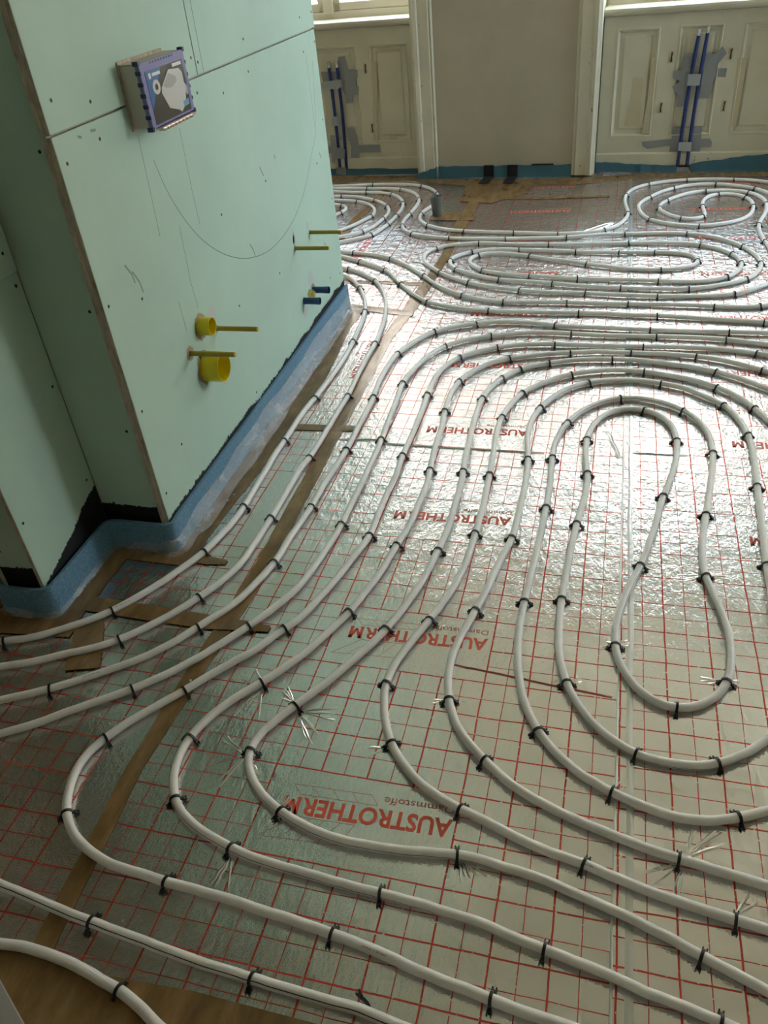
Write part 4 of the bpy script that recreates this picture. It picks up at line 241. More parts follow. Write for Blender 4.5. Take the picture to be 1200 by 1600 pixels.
M['stripe'] = mat('dark_stripe', (.02, .024, .035), .4)
M['ink'] = mat('grey_ink', (.12, .12, .12), .5)
M['clip'] = mat('black_plastic', (.012, .012, .013), .38)
def board_b(base, stain=None):
    def f(t, b):
        g = G(t); c = g.coords()
        f1 = g.noise(c, 2.2, 5, .55); f2 = g.noise(g.coords((1, 1, .35)), 12, 4)
        a = tuple(v*.93 for v in base); d = tuple(min(1, v*1.05) for v in base)
        col = g.ramp(f1, [(.3, a), (.7, d)])
        smudge = g.math('MULTIPLY', g.math('SUBTRACT', f2, .60), 2.2, clamp=True)
        col = g.mix(g.math('MULTIPLY', smudge, .5), col, tuple(v*.8 for v in base))
        if stain:
            ax, p0, z0, slope, amp = stain
            xyz = g.xyz(c); z = xyz[2]; q = xyz[ax]
            lim = g.math('ADD', g.math('MULTIPLY', g.math('SUBTRACT', q, p0), slope), z0)
            n1 = g.math('MULTIPLY', g.math('SUBTRACT', g.noise(g.coords((1, 1, .6)), 110, 6, .8), .5), amp*2)
            n2 = g.math('MULTIPLY', g.math('SUBTRACT', g.noise(c, 7, 2), .5), amp*2.5)
            msk = g.math('LESS_THAN', z, g.math('ADD', g.math('ADD', lim, n1), n2))
            col = g.mix(msk, col, (.006, .007, .008))
        t.links.new(col, b.inputs['Base Color'])
        g.bump(b, g.noise(c, 300, 2), .12, .0004)
    return f
GREEN = (.49, .67, .565)
M['green'] = mat('green_gypsum', GREEN, .75, build=board_b(GREEN))
M['green_A'] = mat('green_gypsum_long_wall', GREEN, .75, build=board_b(GREEN, (1, 1.5, .113, .012, .022)))
M['green_B'] = mat('green_gypsum_side', GREEN, .75, build=board_b(GREEN, (1, .43, .125, .38, .018)))
M['green_C'] = mat('green_gypsum_end', GREEN, .75, build=board_b(GREEN, (0, -1.4, .142, .0, .014)))
def edge_b(t, b):
    g = G(t); t.links.new(g.ramp(g.noise(g.coords((1, 1, .4)), 60, 5, .7), [(.3, (.34, .26, .19)), (.6, (.66, .55, .44))]), b.inputs['Base Color'])
    g.bump(b, g.noise(g.coords(), 120, 4), .6, .002)
M['gypsum_edge'] = mat('gypsum_edge', (.45, .37, .29), .9, build=edge_b)
M['joint'] = mat('joint_shadow', (.10, .12, .10), .9)
M['screw'] = mat('screw', (.01, .01, .01), .45)
M['pencil'] = mat('pencil', (.20, .27, .235), .8)
M['scuff'] = mat('scuff', (.25, .33, .285), .8)
M['patch'] = mat('filler', (.55, .60, .55), .85)
def foam_b(t, b):
    g = G(t); t.links.new(g.ramp(g.noise(g.coords(), 160, 5, .7), [(.3, (.085, .20, .31)), (.5, (.13, .27, .40)), (.7, (.22, .38, .50))]), b.inputs['Base Color'])
    g.bump(b, g.noise(g.coords(), 200, 3), .5, .001)
M['foam'] = mat('blue_foam', (.13, .27, .4), .7, build=foam_b)
M['foam_dark'] = mat('blue_foam_dusty', (.055, .15, .205), .8)
def film_b(t, b):
    g = G(t); tr = g.new('ShaderNodeBsdfTransparent'); mx = g.new('ShaderNodeMixShader')
    out = t.nodes['Material Output']
    f = g.math('MULTIPLY_ADD', g.noise(g.coords((1, .5, 1)), 30, 4, .7), .8, -.13, clamp=True)
    t.links.new(f, mx.inputs[0]); t.links.new(tr.outputs[0], mx.inputs[1]); t.links.new(b.outputs[0], mx.inputs[2]); t.links.new(mx.outputs[0], out.inputs[0])
    g.bump(b, g.noise(g.coords((1, .4, 1)), 35, 5, .7), .9, .006)
M['film'] = mat('clear_film', (.80, .84, .88), .2, 0, .9, build=film_b)
M['yellow'] = mat('yellow_plastic', (.80, .66, .01), .35)
M['yellow_rod'] = mat('yellow_sleeve', (.36, .27, .012), .45)
M['yellow_tip'] = mat('yellow_tip', (.66, .50, .06), .5)
M['blue_plug'] = mat('blue_plug', (.015, .05, .16), .35)
M['brass'] = mat('brass', (.72, .55, .20), .35, .85)
M['hole'] = mat('rough_hole', (.36, .29, .21), .95)
M['cardboard'] = mat('grey_card', (.62, .58, .50), .8)
M['cardtop'] = mat('light_card', (.50, .49, .41), .8)
M['violet'] = mat('violet_frame', (.20, .20, .42), .4)
M['navy'] = mat('navy', (.022, .028, .10), .4)
M['picture_dark'] = mat('picture_dark', (.075, .068, .055), .25)
M['picture_blue'] = mat('picture_blue', (.03, .13, .36), .3)
M['picture_lightblue'] = mat('picture_lightblue', (.18, .36, .60), .3)
M['porcelain'] = mat('picture_white', (.62, .62, .59), .35)
M['porcelain_dark'] = mat('picture_grey', (.40, .40, .38), .35)
M['white'] = mat('white_ink', (.75, .76, .75), .4)
M['clearplastic'] = mat('shiny_tray', (.72, .60, .52), .1, .6)
def paint_b(base, wear):
    def f(t, b):
        g = G(t); c = g.coords()
        col = g.ramp(g.noise(c, 4, 5, .6), [(.3, tuple(v*.88 for v in base)), (.7, base)])
        msk = g.math('GREATER_THAN', g.noise(g.coords((1, 1, .5)), 26, 5, .7), wear)
        col = g.mix(msk, col, tuple(v*.45 for v in base)); t.links.new(col, b.inputs['Base Color'])
        g.bump(b, g.noise(c, 60, 4), .3, .002)
    return f
M['cream'] = mat('cream_paint', (.50, .48, .36), .42, build=paint_b((.64, .61, .46), .73))
M['cream_worn'] = mat('cream_paint_worn', (.52, .50, .38), .42, build=paint_b((.66, .63, .49), .66))
M['cream_patch'] = mat('cream_paint_patch', (.53, .47, .31), .45)
M['plaster'] = mat('grey_plaster', (.33, .315, .25), .9, build=paint_b((.50, .46, .355), .80))
M['window_paint'] = mat('window_paint', (.80, .72, .60), .4)
M['ceiling'] = mat('white_ceiling', (.76, .69, .53), .9)
M['roomwall'] = mat('old_wall', (.50, .48, .37), .9)
M['floor'] = mat('screed', (.3, .29, .27), .9)
M['duct'] = mat('duct_tape', (.27, .285, .28), .38, .1)
M['duct_light'] = mat('duct_tape_light', (.36, .385, .38), .32, .15)
M['blue_sleeve'] = mat('blue_sleeve', (.012, .03, .16), .5)
M['chrome'] = mat('chrome', (.75, .75, .74), .2, 1)
M['black_pad'] = mat('black_pad', (.008, .008, .009), .8)
M['grey_cone'] = mat('grey_concrete', (.15, .15, .145), .85)
M['offcut'] = mat('light_grey_board', (.42, .42, .40), .8)
M['rust'] = mat('dark_wood', (.07, .05, .03), .8)
M['crumb'] = mat('plaster_crumb', (.75, .73, .66), .8)
M['facade'] = mat('facade', (.80, .56, .40), .9)
M['facade_light'] = mat('facade_band', (.92, .82, .68), .9)
M['glass'] = None
g_m = bpy.data.materials.new('window_glass'); g_m.use_nodes = True
_t = g_m.node_tree; _t.nodes.clear(); _o = _t.nodes.new('ShaderNodeOutputMaterial'); _a = _t.nodes.new('ShaderNodeBsdfTransparent'); _b = _t.nodes.new('ShaderNodeBsdfGlossy')
_b.inputs['Roughness'].default_value = .02; _x = _t.nodes.new('ShaderNodeMixShader'); _x.inputs[0].default_value = .06
_t.links.new(_a.outputs[0], _x.inputs[1]); _t.links.new(_b.outputs[0], _x.inputs[2]); _t.links.new(_x.outputs[0], _o.inputs[0]); M['glass'] = g_m

# ------------------------------------------------------------------ geometry helpers
def new_obj(name, verts, faces, m, parent=None, smooth=False, mats=None, fm=None):
    me = bpy.data.meshes.new(name); me.from_pydata([tuple(v) for v in verts], [], faces)
    for x in (mats or [m]): me.materials.append(M[x] if isinstance(x, str) else x)
    if fm:
        for p, i in zip(me.polygons, fm): p.material_index = i
    if smooth:
        for p in me.polygons: p.use_smooth = True
    me.update()
    o = bpy.data.objects.new(name, me); COL.objects.link(o)
    if parent: o.parent = parent; o.matrix_parent_inverse = Matrix(); 
    if parent and parent.type == 'EMPTY': o.matrix_parent_inverse = parent.matrix_basis.inverted()
    return o
def empty(name, loc): o = bpy.data.objects.new(name, None); COL.objects.link(o); o.location = loc; o.empty_display_size = .05; return o
def tag(o, label, cat, group=None, kind=None):
    o['label'] = label; o['category'] = cat
    if group: o['group'] = group
    if kind: o['kind'] = kind
    return o
def struct(o): o['kind'] = 'structure'; return o
BOXF = [(0, 3, 2, 1), (4, 5, 6, 7), (0, 1, 5, 4), (1, 2, 6, 5), (2, 3, 7, 6), (3, 0, 4, 7)]
def boxv(x0, x1, y0, y1, z0, z1): return [(x0, y0, z0), (x1, y0, z0), (x1, y1, z0), (x0, y1, z0), (x0, y0, z1), (x1, y0, z1), (x1, y1, z1), (x0, y1, z1)]
def box(name, b, m, parent=None, bevel=0, mats=None, fm=None):
    o = new_obj(name, boxv(*b), BOXF, m, parent, mats=mats, fm=fm)
    if bevel: bv = o.modifiers.new('bevel', 'BEVEL'); bv.width = bevel; bv.segments = 2; bv.limit_method = 'ANGLE'
    return o
class MB:
    def __init__(s): s.v = []; s.f = []
    def add(s, v, f): n = len(s.v); s.v += [tuple(q) for q in v]; s.f += [tuple(i+n for i in q) for q in f]; return s
    def box(s, *b): return s.add(boxv(*b), BOXF)
    def prism(s, poly, fn, a, b):
        """poly (list of 2D) extruded between fn(p, a) and fn(p, b)"""
        n = len(poly); return s.add([fn(p, a) for p in poly]+[fn(p, b) for p in poly], [tuple(range(n)), tuple(range(2*n-1, n-1, -1))]+[(i, i+n, (i+1) % n+n, (i+1) % n) for i in range(n)])
    def tube(s, pts, r, seg=12, cap=True, up=None):
        rings = []; n = len(pts); P = [Vector(p) for p in pts]; rs = r if isinstance(r, list) else [r]*n
        base = len(s.v); t0 = (P[1]-P[0]).normalized(); u = Vector(up) if up else (Vector((0, 0, 1)) if abs(t0.z) < .9 else Vector((1, 0, 0)))
        for i in range(n):
            t = (P[min(n-1, i+1)]-P[max(0, i-1)]).normalized(); u = (u-t*u.dot(t)).normalized(); sd = t.cross(u)
            for k in range(seg): a = 2*PI*k/seg; s.v.append(tuple(P[i]+(u*math.cos(a)+sd*math.sin(a))*rs[i]))
        for i in range(n-1):
            for k in range(seg):
                a = base+i*seg+k; b = base+i*seg+(k+1) % seg; s.f.append((a, b, b+seg, a+seg))
        if cap: s.f.append(tuple(base+k for k in range(seg-1, -1, -1))); s.f.append(tuple(base+(n-1)*seg+k for k in range(seg)))
        return s
    def build(s, name, m, parent=None, smooth=False): return new_obj(name, s.v, s.f, m, parent, smooth)
def bev(o, wd, seg=2): b = o.modifiers.new('bevel', 'BEVEL'); b.width = wd; b.segments = seg; b.limit_method = 'ANGLE'; return o
def auto(o, ang=.7):
    bm = bmesh.new(); bm.from_mesh(o.data); bmesh.ops.recalc_face_normals(bm, faces=bm.faces)
    for f in bm.faces: f.smooth = True
    for e in bm.edges:
        if len(e.link_faces) == 2 and e.calc_face_angle(0) > ang: e.smooth = False
    bm.to_mesh(o.data); bm.free(); return o
# back wall frame: s along the wall, d out into the room
WN = Vector((.07, 1, 0)).normalized(); WT = Vector((WN.y, -WN.x, 0)); WO = Vector((0, 4.71, 0))
def Wp(s, d, z): return WO + WT*s - WN*d + Vector((0, 0, z))
def wbox(mb, s0, s1, d0, d1, z0, z1):
    return mb.add([Wp(s0, d1, z0), Wp(s1, d1, z0), Wp(s1, d0, z0), Wp(s0, d0, z0), Wp(s0, d1, z1), Wp(s1, d1, z1), Wp(s1, d0, z1), Wp(s0, d0, z1)], BOXF)

# ------------------------------------------------------------------ room shell
H = 3.15
struct(box('floor', (-3.4, 4.2, -3.6, 5.3, -.16, -.031), 'floor'))
struct(box('ceiling', (-3.4, 4.2, -3.6, 5.3, H, H+.15), 'ceiling'))
mb = MB(); mb.box(-3.5, -3.4, -3.6, 5.3, -.1, H); struct(mb.build('wall_left', 'roomwall'))
mb = MB(); RY0, RY1 = 3.0, 4.25                                       # side wall; window added out of view to brighten the green wall
mb.box(4.2, 4.5, -3.6, RY0, -.1, H).box(4.2, 4.5, RY1, 5.3, -.1, H).box(4.2, 4.5, RY0, RY1, -.1, .9).box(4.2, 4.5, RY0, RY1, 2.8, H); struct(mb.build('wall_right', 'roomwall'))
struct(box('wall_rear', (-3.4, 4.2, -3.7, -3.6, -.1, H), 'roomwall'))
# window wall: pier, lintels, parapets below the sills
WINS = [(-2.66, -1.36), (-.21, 1.09), (2.35, 3.65)]; ZT = 2.75  # third opening is unseen, added to raise light on the green wall and pipes
mb = MB()
for a, b in [(-3.6, -2.79), (-1.235, -.345), (1.23, 2.21), (3.79, 4.3)]: wbox(mb, a, b, -.45, .115, .0012, H)
for a, b in WINS:
    wbox(mb, a-.135, b+.135, -.45, .115, ZT, H); wbox(mb, a-.135, b+.135, -.45, -.03, .0012, .90)
struct(mb.build('wall_back', 'plaster'))
for i, (a, b) in enumerate(WINS):                                  # reveals beside each window, behind the casings
    mb = MB(); wbox(mb, a-.135, a-.004, -.45, .05, .0, ZT); wbox(mb, b+.004, b+.135, -.45, .05, .0, ZT); struct(mb.build('trim_%d' % (i+20), 'cream'))
# casings (profiled vertical boards)
def casing(name, s0, s1, inner):
    """moulded board from s0 to s1; inner = side towards the window (-1 left, +1 right)"""
    w = s1-s0; prof = [(0, .05), (0, .125), (.008, .132), (.018, .126), (.024, .135), (w-.05, .135), (w-.042, .142), (w-.02, .146), (w-.012, .138), (w, .132), (w, .05)]
    if inner > 0: prof = [(w-p, d) for p, d in prof][::-1]
    mb = MB(); mb.prism(prof, lambda p, z: Wp(s0+p[0], p[1], z), .012, ZT+.1); return mb
struct(auto(casing('trim_1', -1.372, -1.232, 1).build('trim_1', 'cream_worn'), .4))
struct(auto(casing('trim_2', -.346, -.208, -1).build('trim_2', 'cream_worn'), .4))
struct(auto(casing('trim_3', -2.79, -2.65, -1).build('trim_3', 'cream_worn'), .4))
struct(auto(casing('trim_4', 1.085, 1.225, 1).build('trim_4', 'cream_worn'), .4))
struct(auto(casing('trim_8', 2.215, 2.355, -1).build('trim_8', 'cream_worn'), .4))  # this and the next: casings of the added third window
struct(auto(casing('trim_9', 3.645, 3.785, 1).build('trim_9', 'cream_worn'), .4))
# windows
def window(idx, a, b, zs):
    root = struct(empty('window_%d' % idx, Wp((a+b)/2, -.15, zs)))
    zb = zs+.045; d0, d1 = -.20, -.15
    mb = MB(); wbox(mb, a, a+.06, d0-.03, d1, zb, ZT); wbox(mb, b-.06, b, d0-.03, d1, zb, ZT); wbox(mb, a, b, d0-.03, d1, ZT-.06, ZT); wbox(mb, a, b, d0-.03, d1, zs-.01, zb+.015)
    mid = (a+b)/2; wbox(mb, mid-.035, mid+.035, d0-.03, d1+.012, zb, ZT); wbox(mb, a, b, d0-.03, d1+.01, 2.12, 2.2)
    bev(mb.build('window_frame', 'window_paint', root), .004)
    for q0, q1 in ((a+.06, mid-.035), (mid+.035, b-.06)):
        for z0, z1 in ((zb+.015, 2.12), (2.2, ZT-.06)):
            mb = MB(); wbox(mb, q0, q0+.045, d0-.01, d1-.01, z0, z1); wbox(mb, q1-.045, q1, d0-.01, d1-.01, z0, z1); wbox(mb, q0, q1, d0-.01, d1-.01, z0, z0+.05); wbox(mb, q0, q1, d0-.01, d1-.01, z1-.05, z1)
            sh = bev(mb.build('sash', 'window_paint', root), .006)
            mb = MB(); wbox(mb, q0+.04, q1-.04, d0+.005, d0+.009, z0+.045, z1-.045); mb.build('pane', 'glass', sh)
    return root
ZS = [.925, .893, .88]
for i, (a, b) in enumerate(WINS): window(i+1, a, b, ZS[i])
for i, (a, b) in enumerate(WINS):
    zs = ZS[i]; mb = MB()
    prof = [(-.16, zs-.025), (.012, zs-.025), (.022, zs-.016), (.034, zs-.012), (.040, zs), (.038, zs+.012), (.026, zs+.018), (-.16, zs+.020)]
    mb.prism(prof, lambda p, s: Wp(s, p[0], p[1]), a+.002, b-.002)
    o = struct(auto(mb.build('trim_%d' % (i+30), 'cream'), .5))
# portals for the daylight
for i, (a, b) in enumerate(WINS):
    c = Wp((a+b)/2, -.50, (ZS[i]+ZT)/2); portal(c, b-a+.1, ZT-ZS[i], (-PI/2, 0, math.atan2(WT.y, WT.x)))
portal((4.52, 3.625, 1.85), 1.25, 1.9, (PI/2, 0, PI/2))  # for the opening added in the side wall
# panelled aprons under the windows
def apron(idx, a, b, panels, zs, label):
    root = tag(empty('window_apron', Wp((a+b)/2, 0, 0)), label, 'panelling', 'panelled aprons under the windows')
    z0, z1 = .205, .80; mb = MB(); prev = a
    cuts = [q for p in panels for q in p]
    wbox(mb, a, b, -.03, 0, z1, zs-.028); wbox(mb, a, b, -.03, 0, .108, z0)
    e = [a]+cuts+[b]
    for k in range(0, len(e), 2): wbox(mb, e[k], e[k+1], -.03, 0, z0, z1)
    mb.build('rail', 'cream', root)
    mb = MB(); prof = [(-.03, .035), (.012, .035), (.012, .104), (.004, .112), (-.03, .112)]
    mb.prism(prof, lambda p, s: Wp(s, p[0], p[1]), a, b); mb.build('base_rail', 'cream_worn', root)
    for p0, p1 in panels:
        loops = [(0, 0), (.006, .004), (.014, -.002), (.020, -.012), (.034, -.013), (.040, -.014), (.052, -.006), (.056, -.006)]
        v = []; f = []
        for ins, d in loops:
            for s, z in ((p0+ins, z0+ins), (p1-ins, z0+ins), (p1-ins, z1-ins), (p0+ins, z1-ins)): v.append(Wp(s, d, z))
        for k in range(len(loops)-1):
            for j in range(4): f.append((k*4+j, k*4+(j+1) % 4, k*4+4+(j+1) % 4, k*4+4+j))
        n = (len(loops)-1)*4; f.append((n, n+1, n+2, n+3)); new_obj('raised_panel', v, f, 'cream', root)
    return root
apL = apron(0, -2.655, -1.374, [(-2.60, -2.21), (-2.10, -1.795), (-1.70, -1.44)], ZS[0], 'cream panelled wooden apron below the left window, blue pipes taped on it')
apT = apron(2, 2.36, 3.64, [(2.43, 2.68), (2.79, 3.03), (3.14, 3.38)], ZS[2], 'cream panelled wooden apron below the added window beyond the right picture edge')
apR = apron(1, -.206, 1.083, [(-.13, .118), (.225, .466), (.575, .83), (.90, 1.04)], ZS[1], 'cream panelled wooden apron below the right window, blue pipes taped on it')
def wpoly(name, pts, d, m, parent=None, th=.0008):
    mb = MB(); mb.prism(pts, lambda p, q: Wp(p[0], q, p[1]), d, d+th); return mb.build(name, m, parent)
# paint patches and empty hinge mortices on the aprons
for pts, par in WPATCH_L: wpoly('paint_patch', pts, par, 'cream_patch', apL, .0006)
for pts, par in WPATCH_R: wpoly('paint_patch', pts, par, 'cream_patch', apR, .0006)
for s, z in WHINGE_L:
    o = wpoly('hinge_mortice', [(s-.013, z-.032), (s+.013, z-.034), (s+.015, z+.03), (s-.012, z+.034)], .0004, 'cream_patch', apL, .001)
    wpoly('hinge_knuckle', [(s-.002, z-.028), (s+.009, z-.025), (s+.006, z), (s+.010, z+.026), (s-.001, z+.024)], .0016, 'rust', o, .003)
for s, z in WHINGE_R:
    o = wpoly('hinge_mortice', [(s-.013, z-.032), (s+.013, z-.034), (s+.015, z+.03), (s-.012, z+.034)], .0004, 'cream_patch', apR, .001)
    wpoly('hinge_knuckle', [(s-.002, z-.028), (s+.009, z-.025), (s+.006, z), (s+.010, z+.026), (s-.001, z+.024)], .0016, 'rust', o, .003)
# building across the street, seen (and mirrored in the foil) through the windows
fb = tag(empty('facade', (0, 14, -9)), 'sunlit salmon building facade across the street outside the windows', 'building')
box('facade_wall', (-30, 30, 14, 16, -10, FACADE_TOP), 'facade', fb)
mb = MB()
for z in (-3, -.6, .72, 1.9, 3.4): mb.box(-30, 30, 13.86, 14, z, z+.42)
mb.build('cornice', 'facade_light', fb)

# ------------------------------------------------------------------ insulation boards with printed foil
def foil_board(name, poly, origin, rot, m, label, top=0., step=None):
    o = None; R = Matrix.Rotation(-rot, 2)
    loc = [tuple(R @ (Vector(p)-Vector(origin))) for p in poly]
    mb = MB(); mb.prism(loc, lambda p, z: (p[0], p[1], z), -.03, top); o = mb.build(name, m)
    o.location = (origin[0], origin[1], 0); o.rotation_euler = (0, 0, rot)
    bm = bmesh.new(); bm.from_mesh(o.data); bmesh.ops.recalc_face_normals(bm, faces=bm.faces); bm.to_mesh(o.data); bm.free()
    return tag(o, label, 'insulation board', 'foil faced insulation boards')
yb = lambda x: 4.70-.07*x
mid = foil_board('insulation_board', [(-1.012, -1.5), (-.016, -1.5), (-.016+.035, yb(0)-.0), (-.965, yb(-1))], (-.8055, -.1197), -.0103, 'foil_mid', 'middle foil insulation board, between the long brown tape and the right seam')
rgt = foil_board('insulation_board', [(-.0155, -1.5), (4.19, -1.5), (4.19, yb(4.19)), (.0195, yb(0))], (0, 0), 0, 'foil_right', 'right foil insulation board, right of the seam running under the keyhole spiral', .0009)
lft = foil_board('insulation_board', [(-3.3, -1.5), (-1.0125, -1.5), (-.9655, yb(-1)), (-3.3, yb(-3.3))], (-1.104, -.1265), 0, 'foil_left', 'left foil insulation board, under the green box and left of the long tape', .0002)
def child(o, p): o.parent = p; o.matrix_parent_inverse = p.matrix_basis.inverted(); return o
for p in (mid, rgt, lft): p.matrix_basis = Matrix.LocRotScale(p.location, p.rotation_euler, None)
def text_mesh(s, size_w=None, size_h=None, off=0., spacing=1.):
    c = bpy.data.curves.new('t', 'FONT'); c.body = s; c.size = 1; c.offset = off; c.space_character = spacing; c.resolution_u = 3
    o = bpy.data.objects.new('t', c); COL.objects.link(o); dg = bpy.context.evaluated_depsgraph_get(); me = bpy.data.meshes.new_from_object(o.evaluated_get(dg))
    v = [tuple(q.co) for q in me.vertices]; f = [tuple(p.vertices) for p in me.polygons]
    bpy.data.objects.remove(o); bpy.data.curves.remove(c); bpy.data.meshes.remove(me)
    x0 = min(q[0] for q in v); x1 = max(q[0] for q in v); y0 = min(q[1] for q in v); y1 = max(q[1] for q in v)
    sx = size_w/(x1-x0) if size_w else None; sy = size_h/(y1-y0) if size_h else None; sx = sx or sy; sy = sy or sx
    return [((q[0]-x0)*sx, (q[1]-y0)*sy) for q in v], f
T_A = text_mesh('AUSTROTHER', .308, .040, .026, 1.0)
def add_M(T, x0, w, h, st):
    v, f = T; n = len(v)
    v += [(x0, 0), (x0+st, 0), (x0+st, h), (x0, h), (x0+w-st, 0), (x0+w, 0), (x0+w, h), (x0+w-st, h), (x0, h), (x0+st*1.15, h), (x0+w/2+st*.35, h*.18), (x0+w/2-st*.35, h*.18), (x0+w/2+st*.35, h*.18), (x0+w, h), (x0+w-st*1.15, h), (x0+w/2-st*.35, h*.18)]
    f += [(n, n+1, n+2, n+3), (n+4, n+5, n+6, n+7), (n+11, n+10, n+9, n+8), (n+15, n+12, n+13, n+14)]
add_M(T_A, .3125, .0345, .040, .0082); T_D = text_mesh('Dämmstoffe', .142, .0155, .0, 1.0)
def strip(p, q, w):
    p, q = Vector(p), Vector(q); n = Vector((-(q-p).y, (q-p).x)).normalized()*w/2; return [tuple(p+n), tuple(p-n), tuple(q-n), tuple(q+n)]
def logo(x, y, ang, z, parent, full=True):
    """x, y: start of the lettering's baseline; ang: writing direction"""
    ca, sa = math.cos(ang), math.sin(ang); tr = lambda p, zz: (x+p[0]*ca-p[1]*sa, y+p[0]*sa+p[1]*ca, zz)
    mb = MB(); v, f = T_A; mb.add([tr(p, z) for p in v], f)
    o = mb.build('printed_lettering', 'red_print'); child(o, parent)
    if full:
        mb = MB(); v, f = T_D; mb.add([tr((p[0]+.002, p[1]-.028), z) for p in v], f)
        for (a, b, c_, d_), k in (((( .172, -.028), (.338, -.028), (.318, -.006), (.154, -.006)), 4), (((.19, .044), (.31, .044), (.375, .096), (.215, .092)), 4)):
            for p, q in ((a, b), (b, c_), (c_, d_), (d_, a)): mb.add([tr(t, z) for t in strip(p, q, .0008)], [(0, 1, 2, 3)])
            for j in range(1, k):
                u = j/k; p = (a[0]+(b[0]-a[0])*u, a[1]+(b[1]-a[1])*u); q = (d_[0]+(c_[0]-d_[0])*u, d_[1]+(c_[1]-d_[1])*u); mb.add([tr(t, z) for t in strip(p, q, .0007)], [(0, 1, 2, 3)])
        child(mb.build('printed_outline', 'red_print_faint'), parent)
for k in range(0, 10): logo(-.312+.0*k, -.083+.4975*k, PI+.02, .0004, mid)
for k in range(2, 10): logo(.678, -.087+.4965*k, PI, .0013, rgt)
for k in range(3, 10): logo(1.06, -.10+.4965*k, PI, .0013, rgt, False)
logo(-1.052, 2.085, -PI/2+.02, .0006, lft); logo(-1.415, 3.42, -PI/2, .0006, lft)

def ribbon(name, pts, m, z, parent=None, th=.0005, wav=0.):
    """pts: list of (xl, yl, xr, yr) cross-pairs; a thin tape lying on the foil"""
    rows = []
    for i in range(len(pts)-1):
        a, b = pts[i], pts[i+1]; L = max(1, int(math.hypot(b[0]-a[0], b[1]-a[1])/.03))
        for k in range(L): t = k/L; rows.append([a[j]+(b[j]-a[j])*t for j in range(4)])
    rows.append(list(pts[-1])); v = []; f = []; n = len(rows); K = 6
    for r in rows:
        jx = random.uniform(-1, 1)*wav
        for k in range(K):
            t = k/(K-1); h = z+th+(abs(random.gauss(0, .0006)) if 0 < k < K-1 else 0)
            v.append((r[0]+(r[2]-r[0])*t+(jx if k in (0, K-1) else 0), r[1]+(r[3]-r[1])*t, h))
    for i in range(n-1):
        for k in range(K-1): a = i*K+k; f.append((a, a+1, a+K+1, a+K))
    nv = len(v); v += [(q[0], q[1], z) for q in v]
    per = [k for k in range(K)]+[i*K+K-1 for i in range(1, n)]+[(n-1)*K+k for k in range(K-2, -1, -1)]+[i*K for i in range(n-2, 0, -1)]
    for i in range(len(per)): a = per[i]; b = per[(i+1) % len(per)]; f.append((a, b, b+nv, a+nv))
    o = new_obj(name, v, f, m, parent, True); auto(o, .8); return o
TP = 'packing_tape'; TG = 'brown packing tapes on the foil'
tag(ribbon(TP, [(-1.025, -.60, -.965, -.60), (-1.014, -.47, -.971, -.47), (-1.031, -.091, -.992, -.085), (-1.019, .223, -.971, .231), (-1.000, .553, -.947, .56), (-1.002, 1.225, -.953, 1.229), (-1.003, 2.10, -.955, 2.10), (-.979, 2.449, -.915, 2.451), (-.935, 3.129, -.885, 3.129), (-.95, 3.7, -.88, 3.7), (-.93, 4.5, -.86, 4.5)], 'tape', .0011, wav=.0012), 'long brown packing tape running the room between left and middle foil', 'tape', TG)
tag(ribbon(TP, [(-1.246, .60, -1.175, .60), (-1.248, .71, -1.190, .70), (-1.245, 1.051, -1.159, 1.061), (-1.22, 1.369, -1.155, 1.362), (-1.20, 1.75, -1.137, 1.754), (-1.224, 2.211, -1.170, 2.213), (-1.225, 2.45, -1.15, 2.45)], 'tape', .0013, wav=.002), 'brown packing tape along the foot of the long green wall', 'tape', TG)
tag(ribbon(TP, [(-1.25, 1.369, -1.25, 1.326), (-1.05, 1.374, -1.05, 1.334), (-.905, 1.377, -.905, 1.343)], 'tape', .0020, wav=.001), 'short brown cross tape reaching from the long green wall over the long tape', 'tape', TG)
tag(ribbon(TP, [(-1.242, 2.47, -1.242, 2.42), (-1.05, 2.43, -1.05, 2.37), (-.92, 2.39, -.92, 2.345)], 'tape', .0020, wav=.002), 'brown cross tape near the far end of the green wall, nearer of two', 'tape', TG)
tag(ribbon(TP, [(-1.40, 2.775, -1.40, 2.74), (-1.15, 2.765, -1.15, 2.73), (-.93, 2.745, -.93, 2.71)], 'tape', .0020, wav=.002), 'brown cross tape beyond the far end of the green wall, farther of two', 'tape', TG)
tag(ribbon(TP, [(-1.46, .66, -1.46, .575), (-1.35, .652, -1.35, .57), (-1.20, .64, -1.20, .565)], 'tape', .0024, wav=.003), 'brown tape under the short end face of the green box', 'tape', TG)
tag(ribbon(TP, [(-1.20, .622, -1.20, .585), (-1.14, .615, -1.14, .580), (-1.085, .607, -1.085, .588)], 'tape', .0028, wav=.003), 'short torn brown tape end poking out beneath the first pipe', 'tape', TG)
tag(ribbon(TP, [(-1.468, .63, -1.39, .63), (-1.463, .45, -1.395, .45), (-1.46, .30, -1.395, .30)], 'tape', .0030, wav=.003), 'brown tape in the recess beside the blue edge strip', 'tape', TG)
tag(ribbon(TP, [(-1.78, .315, -1.78, .24), (-1.60, .312, -1.60, .235), (-1.385, .31, -1.385, .25)], 'tape', .0034, wav=.003), 'brown tape wrapped in front of the left blue corner', 'tape', TG)
tag(ribbon(TP, [(-1.40, .405, -1.40, .350), (-1.2, .395, -1.2, .34), (-1.03, .385, -1.03, .335), (-.865, .372, -.865, .350)], 'tape', .0038, wav=.002), 'brown cross tape from the blue corner to the long tape', 'tape', TG)
